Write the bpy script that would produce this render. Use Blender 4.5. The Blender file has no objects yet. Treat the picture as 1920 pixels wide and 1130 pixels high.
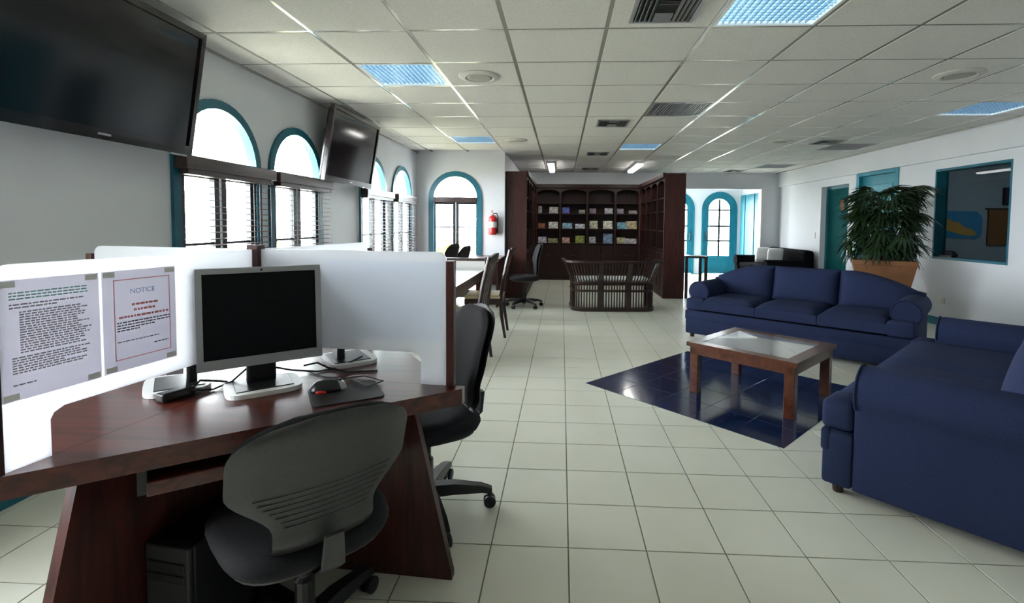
import bpy, bmesh, math, random
from mathutils import Vector, Matrix, geometry
random.seed(7)
SC = bpy.context.scene
COL = SC.collection
PI = math.pi
R_ = math.radians

# ------------------------------------------------------------------ camera
CAM_Z = 1.2719
cam = bpy.data.objects.new('camera', bpy.data.cameras.new('camera'))
COL.objects.link(cam)
rt, up, fw = ((0.99877149, 0.04884526, 0.00834603), (-0.01076707, 0.04951408, 0.99871539), (-0.04836927, 0.99757832, -0.04997917))
cam.matrix_world = Matrix(((rt[0], up[0], -fw[0], 0), (rt[1], up[1], -fw[1], 0), (rt[2], up[2], -fw[2], CAM_Z), (0, 0, 0, 1)))
cam.data.sensor_width = 36.0
cam.data.lens = 922.574 / 1920 * 36
cam.data.shift_x = (960 - 1008.249) / 1920
cam.data.shift_y = (465.058 - 565) / 1920
cam.data.clip_start = 0.02
SC.camera = cam

# ------------------------------------------------------------------ world, daylight, exposure
SKY_STRENGTH = 24.0
w = bpy.data.worlds.new('sky'); SC.world = w; w.use_nodes = True
bg = w.node_tree.nodes['Background']
bg.inputs[0].default_value = (0.93, 0.97, 1.0, 1); bg.inputs[1].default_value = SKY_STRENGTH
SC.view_settings.view_transform = 'Standard'
SC.view_settings.look = 'None'
SC.view_settings.gamma = 1
SC.view_settings.use_curve_mapping = False
SC.view_settings.exposure = 0.92
try:
    SC.cycles.max_bounces = 10; SC.cycles.diffuse_bounces = 6; SC.cycles.glossy_bounces = 4
    SC.cycles.transparent_max_bounces = 12; SC.cycles.sample_clamp_indirect = 8
    SC.cycles.adaptive_threshold = 0.015; SC.cycles.caustics_reflective = False; SC.cycles.caustics_refractive = False
except Exception:
    pass

def portal(loc, rot, sx, sy):
    l = bpy.data.lights.new('window_daylight', 'AREA'); l.shape = 'RECTANGLE'; l.size = sx; l.size_y = sy
    o = bpy.data.objects.new('window_daylight', l); COL.objects.link(o); o.location = loc; o.rotation_euler = rot
    l.cycles.is_portal = True
    return o

# main dimensions (metres); camera stands at x = y = 0
XL, XR, YEND, YBACK, YREAR = -2.44, 4.90, 8.20, 11.40, -3.40
ZC = 2.4517
XALC = -0.955                 # end of the end wall, left side of the book alcove
WIN_Y = [3.42, 4.44, 6.28, 7.41]      # window centres on the left wall
WIN_UNSEEN = [0.75]          # unseen window added out of frame to light the near desk
WR, WSPR, WSILL = 0.44, 1.67, 0.50     # half width, spring line, sill height
for y in WIN_Y + WIN_UNSEEN:
    portal((XL - 0.13, y, 1.3), (0, R_(-90), 0), 1.62, 0.88)
portal((-1.786, YEND + 0.12, 1.06), (R_(-90), 0, 0), 0.88, 2.1)

# ------------------------------------------------------------------ materials
MATS = {}
def principled(name, col, rough=0.5, metal=0.0, spec=0.5, coat=0.0, coat_rough=0.05, alpha=1.0, trans=0.0, ior=1.45, emit=None, estr=0.0, sheen=0.0):
    m = bpy.data.materials.new(name); m.use_nodes = True
    b = m.node_tree.nodes['Principled BSDF']
    b.inputs['Base Color'].default_value = (*col, 1)
    b.inputs['Roughness'].default_value = rough; b.inputs['Metallic'].default_value = metal
    b.inputs['Specular IOR Level'].default_value = spec
    b.inputs['Coat Weight'].default_value = coat; b.inputs['Coat Roughness'].default_value = coat_rough
    b.inputs['Alpha'].default_value = alpha; b.inputs['Transmission Weight'].default_value = trans; b.inputs['IOR'].default_value = ior
    b.inputs['Sheen Weight'].default_value = sheen
    if emit:
        b.inputs['Emission Color'].default_value = (*emit, 1); b.inputs['Emission Strength'].default_value = estr
    MATS[name] = m
    return m
def nodes(m): return m.node_tree.nodes, m.node_tree.links, m.node_tree.nodes['Principled BSDF']
def coords(m, scale=(1, 1, 1), kind='Object'):
    N, L, b = nodes(m)
    tc = N.new('ShaderNodeNewGeometry' if kind == 'Position' else 'ShaderNodeTexCoord'); mp = N.new('ShaderNodeMapping'); mp.inputs['Scale'].default_value = scale
    L.new(tc.outputs[kind], mp.inputs[0]); return mp.outputs[0]
def noisy(m, c0, c1, scale=8.0, vscale=(1, 1, 1), detail=4, lo=0.3, hi=0.7, bump=0.0, bscale=None, rough_var=None, kind='Object'):
    N, L, b = nodes(m)
    v = coords(m, vscale, kind)
    n = N.new('ShaderNodeTexNoise'); n.inputs['Scale'].default_value = scale; n.inputs['Detail'].default_value = detail
    L.new(v, n.inputs['Vector'])
    r = N.new('ShaderNodeValToRGB'); r.color_ramp.elements[0].position = lo; r.color_ramp.elements[1].position = hi
    r.color_ramp.elements[0].color = (*c0, 1); r.color_ramp.elements[1].color = (*c1, 1)
    L.new(n.outputs['Fac'], r.inputs[0]); L.new(r.outputs[0], b.inputs['Base Color'])
    if bump:
        n2 = N.new('ShaderNodeTexNoise'); n2.inputs['Scale'].default_value = bscale or scale; n2.inputs['Detail'].default_value = 3
        L.new(v, n2.inputs['Vector'])
        bp = N.new('ShaderNodeBump'); bp.inputs['Strength'].default_value = bump; bp.inputs['Distance'].default_value = 0.01
        L.new(n2.outputs['Fac'], bp.inputs['Height']); L.new(bp.outputs[0], b.inputs['Normal'])
    if rough_var:
        mr = N.new('ShaderNodeMapRange'); mr.inputs['To Min'].default_value = rough_var[0]; mr.inputs['To Max'].default_value = rough_var[1]
        L.new(n.outputs['Fac'], mr.inputs['Value']); L.new(mr.outputs[0], b.inputs['Roughness'])
    return m
def wood(name, dark, light, rough=0.3, axis='X', coat=0.3, scale=1.0):
    m = principled(name, light, rough, coat=coat, coat_rough=0.12)
    N, L, b = nodes(m)
    sc = {'X': (1.2, 14, 14), 'Y': (14, 1.2, 14), 'Z': (14, 14, 1.2)}[axis]
    v = coords(m, tuple(s * scale for s in sc))
    n = N.new('ShaderNodeTexNoise'); n.inputs['Scale'].default_value = 2.2; n.inputs['Detail'].default_value = 7; n.inputs['Distortion'].default_value = 1.2
    L.new(v, n.inputs['Vector'])
    r = N.new('ShaderNodeValToRGB'); r.color_ramp.elements[0].position = 0.32; r.color_ramp.elements[1].position = 0.7
    r.color_ramp.elements[0].color = (*dark, 1); r.color_ramp.elements[1].color = (*light, 1)
    L.new(n.outputs['Fac'], r.inputs[0]); L.new(r.outputs[0], b.inputs['Base Color'])
    return m

noisy(principled('wall_paint', (.72, .74, .78), 0.55), (.70, .72, .76), (.745, .765, .80), 1.5, bump=0.06, bscale=90)
noisy(principled('ceiling_tile', (.70, .69, .66), 0.85), (.66, .65, .62), (.75, .74, .71), 60, detail=3, bump=0.25, bscale=160, kind='Position')
principled('grid_metal', (.50, .49, .45), 0.2, metal=0.5, spec=0.6)
noisy(principled('floor_tile', (.74, .73, .62), 0.34, spec=0.4), (.69, .685, .575), (.77, .765, .665), 1.6, detail=6, rough_var=(0.30, 0.42), kind='Position')
noisy(principled('grout', (.22, .21, .16), 0.8), (.19, .18, .13), (.26, .25, .19), 30)
noisy(principled('blue_tile', (.006, .016, .06), 0.14, coat=0.6, coat_rough=0.08), (.004, .011, .045), (.010, .024, .085), 5, detail=6, bump=0.05, bscale=9, kind='Position')
principled('blue_grout', (.05, .07, .11), 0.5)
wood('mahogany', (.036, .006, .004), (.105, .020, .011), 0.30, 'X', coat=0.25)
wood('mahogany_up', (.020, .004, .003), (.070, .014, .009), 0.4, 'Z', coat=0.05)
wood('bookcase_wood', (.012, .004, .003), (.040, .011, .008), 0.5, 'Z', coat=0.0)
wood('table_wood', (.060, .014, .006), (.13, .034, .014), 0.28, 'X', coat=0.4, scale=.6)
wood('dark_wood', (.012, .006, .005), (.045, .018, .013), 0.3, 'X')
wood('blind_wood', (.020, .010, .009), (.06, .028, .022), 0.4, 'Y')
noisy(principled('teal_paint', (.010, .13, .19), 0.4), (.009, .115, .165), (.013, .15, .21), 5)
noisy(principled('bright_teal', (.010, .16, .23), 0.5, spec=.3), (.009, .145, .21), (.012, .18, .25), 5)
noisy(principled('door_teal', (.02, .24, .32), 0.4), (.018, .21, .28), (.024, .27, .35), 4)
noisy(principled('green_door', (.006, .085, .09), 0.85, spec=0.08), (.005, .075, .08), (.008, .10, .10), 4)
principled('casement_dark', (.012, .018, .022), 0.4)
m = principled('navy_fabric', (.020, .030, .080), 0.9, spec=0.25)
noisy(m, (.0165, .0255, .068), (.0235, .0345, .090), 180, detail=2, bump=0.2, bscale=420)
noisy(principled('black_fabric', (.012, .012, .014), 0.85, spec=0.25), (.010, .010, .012), (.018, .017, .020), 150, bump=0.2, bscale=350)
principled('black_leather', (.007, .007, .008), 0.95, spec=.06)
noisy(principled('white_cushion', (.75, .75, .76), 0.8), (.70, .70, .72), (.80, .80, .80), 40, bump=0.1)
noisy(principled('beige_seat', (.55, .45, .28), 0.8), (.50, .40, .24), (.60, .50, .33), 60, bump=0.1)
noisy(principled('chair_shell', (.042, .042, .040), 0.36), (.038, .038, .036), (.048, .047, .044), 90, bump=0.08, bscale=300)
principled('black_plastic', (.010, .010, .011), 0.35)
principled('soft_black', (.016, .016, .017), 0.6)
principled('grey_metal', (.45, .45, .46), 0.35, metal=0.8)
principled('silver_plastic', (.36, .37, .38), 0.4, metal=0.2)
principled('lcd_dark', (.005, .005, .006), 0.5, spec=0.15)
principled('tv_glass', (.006, .005, .008), 0.10, spec=0.6)
principled('tv_bezel', (.014, .007, .008), 0.22, coat=0.4)
m = principled('frosted_acrylic', (.92, .93, .96), 0.18, trans=0.0, coat=0.35, coat_rough=0.06)
N, L, b = nodes(m)      # frosted sheet: part of the light passes through it diffusely
tl = N.new('ShaderNodeBsdfTranslucent'); tl.inputs[0].default_value = (.94, .95, .98, 1)
mx = N.new('ShaderNodeMixShader'); mx.inputs[0].default_value = 0.78
out = [n for n in N if n.type == 'OUTPUT_MATERIAL'][0]
L.new(b.outputs[0], mx.inputs[1]); L.new(tl.outputs[0], mx.inputs[2]); L.new(mx.outputs[0], out.inputs[0])
def paperlike(name, col, f):
    m = principled(name, col, 0.45)
    N, L, b = nodes(m)
    t = N.new('ShaderNodeBsdfTranslucent'); t.inputs[0].default_value = (*col, 1)
    x = N.new('ShaderNodeMixShader'); x.inputs[0].default_value = f
    o = [n for n in N if n.type == 'OUTPUT_MATERIAL'][0]
    L.new(b.outputs[0], x.inputs[1]); L.new(t.outputs[0], x.inputs[2]); L.new(x.outputs[0], o.inputs[0])
paperlike('paper', (.88, .86, .92), 0.42)
paperlike('blank_sheet', (.90, .93, .99), 0.5)
principled('ink_green', (.22, .52, .45), 0.7); principled('ink_grey', (.36, .34, .39), 0.7); principled('ink_black', (.10, .10, .12), 0.7)
principled('ink_red', (.78, .30, .32), 0.7); principled('ink_blue', (.35, .47, .78), 0.7); principled('tape', (.72, .71, .68), 0.5)
def thin_glass(name, tint):
    m = principled(name, tint, 0.0)      # thin pane: clear, with a schlick reflection that works from both sides
    N, L, b = nodes(m)
    tr = N.new('ShaderNodeBsdfTransparent'); tr.inputs[0].default_value = (*tint, 1)
    gl = N.new('ShaderNodeBsdfGlossy'); gl.inputs['Roughness'].default_value = 0.01
    ge = N.new('ShaderNodeNewGeometry'); dt = N.new('ShaderNodeVectorMath'); dt.operation = 'DOT_PRODUCT'
    L.new(ge.outputs['Normal'], dt.inputs[0]); L.new(ge.outputs['Incoming'], dt.inputs[1])
    prev = dt.outputs['Value']
    for op, val, first in (('ABSOLUTE', None, True), ('SUBTRACT', 1.0, False), ('POWER', 5.0, True), ('MULTIPLY_ADD', 0.48, True)):
        q = N.new('ShaderNodeMath'); q.operation = op
        if op == 'SUBTRACT': q.inputs[0].default_value = 1.0; L.new(prev, q.inputs[1])
        else:
            L.new(prev, q.inputs[0])
            if val is not None: q.inputs[1].default_value = val
            if op == 'MULTIPLY_ADD': q.inputs[2].default_value = 0.02
        prev = q.outputs[0]
    mx = N.new('ShaderNodeMixShader'); out = [n for n in N if n.type == 'OUTPUT_MATERIAL'][0]
    L.new(prev, mx.inputs[0]); L.new(tr.outputs[0], mx.inputs[1]); L.new(gl.outputs[0], mx.inputs[2]); L.new(mx.outputs[0], out.inputs[0])
thin_glass('glass', (.97, .985, .99)); thin_glass('tinted_glass', (.70, .79, .81))
principled('table_glass_glare', (.34, .32, .33), 0.12, spec=0.8, coat=1.0, coat_rough=0.03)  # window glare on the glass is put into its pale base colour
principled('lamp_panel', (.55, .75, .9), 0.5, emit=(.60, .84, 1.0), estr=2.2)
principled('louver', (.30, .40, .48), 0.25, metal=0.7)
principled('tube_light', (1, 1, 1), 0.5, emit=(1, .98, .95), estr=9.0)
principled('dim_tube', (1, 1, 1), 0.5, emit=(.9, .95, 1.0), estr=30.0)
principled('vent_dark', (.05, .05, .05), 0.5)
principled('vent_grey', (.30, .30, .32), 0.45, metal=0.3)
principled('vent_back', (.012, .012, .012), 0.9)
principled('speaker_white', (.62, .61, .57), 0.6)
principled('speaker_mesh', (.40, .39, .36), 0.8)
noisy(principled('terracotta', (.24, .10, .04), 0.65), (.20, .08, .03), (.28, .125, .055), 4, bump=0.1, bscale=30)
principled('soil', (.03, .02, .012), 0.95)
noisy(principled('palm_leaf', (.012, .035, .010), 0.4), (.007, .022, .007), (.022, .055, .014), 6)
principled('palm_stem', (.06, .05, .02), 0.7)
principled('red_paint', (.62, .02, .025), 0.25, coat=0.5)
principled('white_label', (.8, .8, .8), 0.5)
principled('white_plastic', (.8, .8, .78), 0.4)
principled('mouse_red', (.55, .02, .02), 0.3)
principled('beige_metal', (.52, .48, .40), 0.4)
principled('room_paint', (.34, .37, .40), 0.7)
principled('map_blue', (.03, .22, .42), 0.6); principled('map_orange', (.60, .30, .04), 0.6)
principled('cork', (.22, .09, .03), 0.8); principled('dark_picture', (.05, .035, .06), 0.5); principled('pale_notes', (.40, .42, .45), 0.7)
principled('brass', (.45, .28, .08), 0.35, metal=0.7)
noisy(principled('outdoor_ground', (.5, .48, .38), 0.9), (.45, .43, .33), (.56, .54, .43), 1)
noisy(principled('shrub_leaf', (.28, .32, .05), 0.5), (.18, .24, .03), (.40, .40, .08), 5)

# ------------------------------------------------------------------ mesh helpers
def obj(name, bm, mat=None, parent=None, smooth=False, mats=None):
    me = bpy.data.meshes.new(name)
    bmesh.ops.recalc_face_normals(bm, faces=bm.faces[:])
    bm.to_mesh(me); bm.free()
    for mm in (mats or [mat]): me.materials.append(MATS[mm])
    if smooth:
        try: me.shade_smooth()
        except Exception:
            for p in me.polygons: p.use_smooth = True
        if smooth != True:
            try: me.set_sharp_from_angle(angle=R_(smooth))
            except Exception: pass
    o = bpy.data.objects.new(name, me); COL.objects.link(o)
    if parent: o.parent = parent
    return o
def again(o, parent=None, loc=None, rot=None, scale=None):
    c = o.copy(); COL.objects.link(c); c.parent = parent if parent is not None else o.parent
    if loc is not None: c.location = loc
    if rot is not None: c.rotation_euler = rot
    if scale is not None: c.scale = scale
    return c
def copy_tree(o, parent=None):
    c = o.copy(); COL.objects.link(c); c.parent = parent
    for ch in list(o.children): copy_tree(ch, c)
    return c
def tag(o, label, cat, group=None):
    o['label'] = label; o['category'] = cat
    if group: o['group'] = group
    return o
def thing(name, label, cat, loc=(0, 0, 0), rz=0, group=None):
    o = bpy.data.objects.new(name, None); COL.objects.link(o)
    o.empty_display_size = 0.1; o.location = loc; o.rotation_euler = (0, 0, rz)
    return tag(o, label, cat, group)
def struct(o, label=None):
    o['kind'] = 'structure'
    if label: o['label'] = label
    return o
def box(bm, x0, x1, y0, y1, z0, z1, M=None):
    vs = [bm.verts.new((x, y, z)) for z in (z0, z1) for x, y in ((x0, y0), (x1, y0), (x1, y1), (x0, y1))]
    if M is not None:
        for v in vs: v.co = M @ v.co
    for f in ((3, 2, 1, 0), (4, 5, 6, 7), (0, 1, 5, 4), (1, 2, 6, 5), (2, 3, 7, 6), (3, 0, 4, 7)): bm.faces.new([vs[i] for i in f])
    return vs
def rbox(bm, x0, x1, y0, y1, z0, z1, r=0.01, seg=2, M=None):
    t = bmesh.new(); box(t, x0, x1, y0, y1, z0, z1)
    r = min(r, 0.49 * min(abs(x1 - x0), abs(y1 - y0), abs(z1 - z0)))
    bmesh.ops.bevel(t, geom=t.edges[:] + t.verts[:], offset=r, segments=seg, profile=0.5, affect='EDGES')
    merge(bm, t, M)
def merge(bm, t, M=None):
    mp = {}
    for v in t.verts: mp[v] = bm.verts.new(M @ v.co if M is not None else v.co)
    for f in t.faces:
        try:
            nf = bm.faces.new([mp[v] for v in f.verts]); nf.material_index = f.material_index
        except ValueError: pass
    t.free()
def B(*a, **k):
    bm = bmesh.new(); box(bm, *a, **k); return bm
def RB(*a, **k):
    bm = bmesh.new(); rbox(bm, *a, **k); return bm
def tube(bm, pts, r, n=8, cap=True):
    pts = [Vector(p) for p in pts]
    rr = r if isinstance(r, (list, tuple)) else [r] * len(pts)
    rings = []; ref = None
    for i, p in enumerate(pts):
        d = (pts[min(i + 1, len(pts) - 1)] - pts[max(i - 1, 0)]).normalized()
        a = ref if ref is not None else (Vector((0, 0, 1)) if abs(d.z) < 0.9 else Vector((1, 0, 0)))
        u = (a - d * a.dot(d)).normalized(); ref = u
        v = d.cross(u)
        rings.append([bm.verts.new(p + (u * math.cos(2 * PI * k / n) + v * math.sin(2 * PI * k / n)) * rr[i]) for k in range(n)])
    for a, b in zip(rings, rings[1:]):
        for k in range(n): bm.faces.new((a[k], a[(k + 1) % n], b[(k + 1) % n], b[k]))
    if cap:
        bm.faces.new(rings[0][::-1]); bm.faces.new(rings[-1])
def TB(*a, **k):
    bm = bmesh.new(); tube(bm, *a, **k); return bm
def lathe(bm, prof, n=20, c=(0, 0, 0), M=None):
    rings = []
    for r, z in prof:
        ring = []
        for k in range(n):
            p = Vector((c[0] + r * math.cos(2 * PI * k / n), c[1] + r * math.sin(2 * PI * k / n), c[2] + z))
            ring.append(bm.verts.new(M @ p if M is not None else p))
        rings.append(ring)
    for a, b in zip(rings, rings[1:]):
        for k in range(n): bm.faces.new((a[k], a[(k + 1) % n], b[(k + 1) % n], b[k]))
    bm.faces.new(rings[0][::-1]); bm.faces.new(rings[-1])
def prism(bm, pts, d0, d1, fn, holes=()):
    """polygon with holes in 2-D, extruded from d0 to d1; fn(a, b, d) -> 3-D point"""
    loops = [list(pts)] + [list(h) for h in holes]
    tris = geometry.tessellate_polygon([[Vector((a, b, 0)) for a, b in l] for l in loops])
    flat = [p for l in loops for p in l]
    v0 = [bm.verts.new(fn(a, b, d0)) for a, b in flat]; v1 = [bm.verts.new(fn(a, b, d1)) for a, b in flat]
    for t in tris:
        try:
            bm.faces.new([v0[i] for i in t]); bm.faces.new([v1[i] for i in reversed(t)])
        except ValueError: pass
    k = 0
    for l in loops:
        n = len(l)
        for i in range(n):
            j = (i + 1) % n
            bm.faces.new((v0[k + i], v0[k + j], v1[k + j], v1[k + i]))
        k += n
def loft(bm, rings, close=True, cap=True):
    vr = [[bm.verts.new(p) for p in r] for r in rings]
    for a, b in zip(vr, vr[1:]):
        n = len(a)
        for k in range(n if close else n - 1): bm.faces.new((a[k], a[(k + 1) % n], b[(k + 1) % n], b[k]))
    if cap:
        bm.faces.new(vr[0][::-1]); bm.faces.new(vr[-1])
def arch(c, r, z0, zs, n=16):
    """outline of an arched opening: centre c, half width r, bottom z0, spring line zs"""
    return [(c - r, z0), (c + r, z0)] + [(c + r * math.cos(PI * k / n), zs + r * math.sin(PI * k / n)) for k in range(n + 1)]
def rect(a0, a1, b0, b1): return [(a0, b0), (a1, b0), (a1, b1), (a0, b1)]
onX = lambda a, b, d: (d, a, b)     # polygon in y-z, extruded along x
onY = lambda a, b, d: (a, d, b)     # polygon in x-z, extruded along y
onZ = lambda a, b, d: (a, b, d)

# ------------------------------------------------------------------ floor
TILE = 0.305; TX0 = 0.1281 * TILE; TY0 = 7.15908 * TILE
RUG_C = Vector((1.28, 3.895)); RUG_H = 5 * TILE / 2
floor = struct(obj('floor', B(XL - 0.15, XR + 0.15, YREAR - 0.15, 13.2, -0.12, -0.0025), 'grout'), 'cream ceramic tiled floor with grey grout lines')
def chamfer_tile(bm, x0, x1, y0, y1, z0, z1, c=0.0015, M=None):
    lo = [(x0, y0, z0), (x1, y0, z0), (x1, y1, z0), (x0, y1, z0)]
    mi = [(x, y, z1 - c) for x, y, z in lo]
    to = [(x0 + c, y0 + c, z1), (x1 - c, y0 + c, z1), (x1 - c, y1 - c, z1), (x0 + c, y1 - c, z1)]
    rings = [[bm.verts.new(M @ Vector(p) if M is not None else p) for p in r] for r in (lo, mi, to)]
    for a, b in zip(rings, rings[1:]):
        for k in range(4): bm.faces.new((a[k], a[(k + 1) % 4], b[(k + 1) % 4], b[k]))
    bm.faces.new(rings[2])
def to_rug(x, y):
    d = Vector((x, y)) - RUG_C; s = math.sqrt(0.5)
    return (d.x + d.y) * s, (-d.x + d.y) * s
G = 0.0028
cells = []
for i in range(-9, 17):
    for j in range(-19, 36):
        x0, x1, y0, y1 = TX0 + i * TILE, TX0 + (i + 1) * TILE, TY0 + j * TILE, TY0 + (j + 1) * TILE
        x0c, x1c, y0c, y1c = max(x0, XL), min(x1, XR), max(y0, YREAR), min(y1, 13.0)
        if x1c - x0c < 0.02 or y1c - y0c < 0.02: continue
        cx, cy = (x0c + x1c) / 2, (y0c + y1c) / 2
        if cx < XALC and cy > YEND + 0.1: continue
        if all(max(map(abs, to_rug(x, y))) < RUG_H for x in (x0, x1) for y in (y0, y1)): continue
        full = x1c - x0c > TILE - 1e-4 and y1c - y0c > TILE - 1e-4
        q = Vector((cx, cy, -CAM_Z)); z = q.dot(Vector(fw))
        seen = z > 0.3 and -1.13 < q.dot(Vector(rt)) / z < 1.02 and q.dot(Vector(up)) / z > -0.80
        cells.append((q.length, seen, full, x0c, x1c, y0c, y1c))
cells.sort()
tile0 = None; n_single = 0; rest = bmesh.new()
for d, seen, full, x0, x1, y0, y1 in cells:
    if seen and n_single < 290:
        n_single += 1
        if full:
            if tile0 is None:
                t = bmesh.new(); chamfer_tile(t, -TILE / 2 + G, TILE / 2 - G, -TILE / 2 + G, TILE / 2 - G, -0.008, 0, .0005)
                tile0 = obj('floor_tile', t, 'floor_tile', floor); tile0.location = ((x0 + x1) / 2, (y0 + y1) / 2, 0)
            else: again(tile0, floor, ((x0 + x1) / 2, (y0 + y1) / 2, 0))
        else:
            t = bmesh.new(); chamfer_tile(t, x0 + G, x1 - G, y0 + G, y1 - G, -0.008, 0, .0005); obj('floor_tile', t, 'floor_tile', floor)
    else: chamfer_tile(rest, x0 + G, x1 - G, y0 + G, y1 - G, -0.008, 0, .0005)
obj('floor_tiles_beyond', rest, 'floor_tile', floor)['kind'] = 'stuff'
# inlaid diamond of glossy dark blue tiles
MR = Matrix.Translation((RUG_C.x, RUG_C.y, 0)) @ Matrix.Rotation(R_(45), 4, 'Z')
inlay = struct(obj('trim_1', B(-RUG_H, RUG_H, -RUG_H, RUG_H, -0.004, 0.0006), 'blue_grout'), 'glossy dark blue tile square laid diagonally into the cream floor')
inlay.matrix_world = MR
bt = None
for i in range(5):
    for j in range(5):
        loc = (-RUG_H + (i + 0.5) * TILE, -RUG_H + (j + 0.5) * TILE, 0)
        if bt is None:
            t = bmesh.new(); chamfer_tile(t, -TILE / 2 + .002, TILE / 2 - .002, -TILE / 2 + .002, TILE / 2 - .002, -0.003, 0.0018, 0.0008)
            bt = obj('blue_tile', t, 'blue_tile', inlay); bt.location = loc
        else: again(bt, inlay, loc)

# ------------------------------------------------------------------ ceiling
CT = 0.61; CX0 = -0.57553 * CT; CY0 = 4.99449 * CT
ceil = bmesh.new(); box(ceil, XL - 0.15, XR + 0.15, YREAR - 0.15, YEND, ZC + 0.03, ZC + 0.12); box(ceil, XALC - .1, XR + 0.15, YEND, YBACK + 0.1, ZC + 0.03, ZC + 0.12)
ceil = struct(obj('ceiling', ceil, 'ceiling_tile'), 'suspended ceiling of square off-white tiles in a metal grid')
LIGHTS = {(-2, 1), (2, -1), (-2, 6), (2, 7), (7, 3)}
EGG = {(2, 3), (7, 7), (7, 11)}
ct0 = None; rest = bmesh.new(); g = 0.011
def cline(k): return CX0 + k * CT
def rline(k): return CY0 + k * CT
for k in range(-4, 10):
    for r in range(-11, 15):
        x0, x1, y0, y1 = max(cline(k), XL), min(cline(k + 1), XR), max(rline(r), YREAR), min(rline(r + 1), YBACK)
        if x1 - x0 < 0.03 or y1 - y0 < 0.03: continue
        if (x0 + x1) / 2 < XALC and (y0 + y1) / 2 > YEND: continue
        if (x0 + x1) / 2 < XALC: y1 = min(y1, YEND)
        if (k, r) in LIGHTS or (k, r) in EGG: continue
        full = x1 - x0 > CT - 1e-4 and y1 - y0 > CT - 1e-4
        if r < -2:
            chamfer_tile(rest, x0 + g, x1 - g, y0 + g, y1 - g, -ZC - 0.028, -ZC + 0.004, 0.004, Matrix.Scale(-1, 4, (0, 0, 1)))
        elif full:
            if ct0 is None:
                t = bmesh.new(); chamfer_tile(t, -CT / 2 + g, CT / 2 - g, -CT / 2 + g, CT / 2 - g, -0.028, 0.004, 0.004, Matrix.Scale(-1, 4, (0, 0, 1)))
                ct0 = obj('ceiling_tile', t, 'ceiling_tile', ceil); ct0.location = ((x0 + x1) / 2, (y0 + y1) / 2, ZC)
            else: again(ct0, ceil, ((x0 + x1) / 2, (y0 + y1) / 2, ZC))
        else:
            t = bmesh.new(); chamfer_tile(t, x0 + g, max(x1 - g, x0 + g + .01), y0 + g, max(y1 - g, y0 + g + .01), -ZC - 0.028, -ZC + 0.004, 0.004, Matrix.Scale(-1, 4, (0, 0, 1)))
            obj('ceiling_tile', t, 'ceiling_tile', ceil)
obj('ceiling_tiles_behind', rest, 'ceiling_tile', ceil)['kind'] = 'stuff'
for k in range(-3, 9):
    y1 = YEND if cline(k) < XALC else YBACK
    obj('grid_bar', B(cline(k) - 0.011, cline(k) + 0.011, YREAR, y1, ZC - 0.002, ZC + 0.029), 'grid_metal', ceil)
for r in range(-10, 14):
    x0 = XALC if rline(r) > YEND else XL
    obj('grid_bar', B(x0, XR, rline(r) - 0.009, rline(r) + 0.009, ZC - 0.0012, ZC + 0.029), 'grid_metal', ceil)
for n_, (a, b_) in {'trim_2': ((XL, XL + 0.02), (YREAR, YEND)), 'trim_3': ((XR - 0.10, XR - 0.08), (YREAR, YBACK))}.items():
    struct(obj(n_, B(a[0], a[1], b_[0], b_[1], ZC - 0.018, ZC - 0.0022), 'grid_metal'), 'thin metal angle along the edge of the tiled ceiling')

# ------------------------------------------------------------------ walls
bm = bmesh.new()
holes = [arch(y, WR, WSILL, WSPR) for y in WIN_UNSEEN + WIN_Y]
prism(bm, rect(YREAR - 0.12, YEND + 0.12, 0, ZC + 0.1), XL, XL - 0.16, onX, holes)
struct(obj('wall_left', bm, 'wall_paint'), 'pale grey wall with a row of arched windows')
bm = bmesh.new()
prism(bm, [(XL, 0), (-1.786 - WR, 0)] + [(-1.786 - WR * math.cos(PI * k / 16), 1.68 + WR * math.sin(PI * k / 16)) for k in range(17)] + [(-1.786 + WR, 0), (XALC, 0), (XALC, ZC + .1), (XL, ZC + .1)], YEND, YEND + 0.16, onY)
struct(obj('wall_end', bm, 'wall_paint'), 'short white wall with an arched glazed door')
struct(obj('wall_alcove', B(XALC - 0.16, XALC, YEND + 0.16, YBACK + 0.15, 0, ZC + .1), 'wall_paint'))
bm = bmesh.new()
OPX0, OPX1, OPZ = 2.62, 4.50, 2.09
prism(bm, [(XALC - .16, 0), (OPX0, 0), (OPX0, OPZ), (OPX1, OPZ), (OPX1, 0), (XR, 0), (XR, ZC + .1), (XALC - .16, ZC + .1)], YBACK, YBACK + 0.15, onY)
struct(obj('wall_back', bm, 'wall_paint'), 'bluish white back wall with a wide opening into an entrance hall')
bm = bmesh.new()
IW = (5.64, 6.75, 0.855, 2.02); D2 = (7.50, 8.44, 2.11); GD = (8.71, 9.60, 2.00)
prism(bm, [(YREAR - .12, 0), (D2[0], 0), (D2[0], D2[2]), (D2[1], D2[2]), (D2[1], 0), (GD[0], 0), (GD[0], GD[2]), (GD[1], GD[2]), (GD[1], 0), (YBACK + .15, 0), (YBACK + .15, ZC + .1), (YREAR - .12, ZC + .1)],
      XR, XR + 0.14, onX, [rect(*IW)])
struct(obj('wall_right', bm, 'wall_paint'), 'bright white wall with two teal doors and an interior window')
struct(obj('trim_4', B(XR - 0.055, XR, YREAR, YBACK, 2.135, ZC), 'wall_paint'), 'shallow white bulkhead along the top of the right wall')
bm = bmesh.new(); prism(bm, rect(XL - .16, XR + .14, 0, ZC + .1), YREAR, YREAR - 0.15, onY)
struct(obj('wall_rear', bm, 'wall_paint'))
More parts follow.
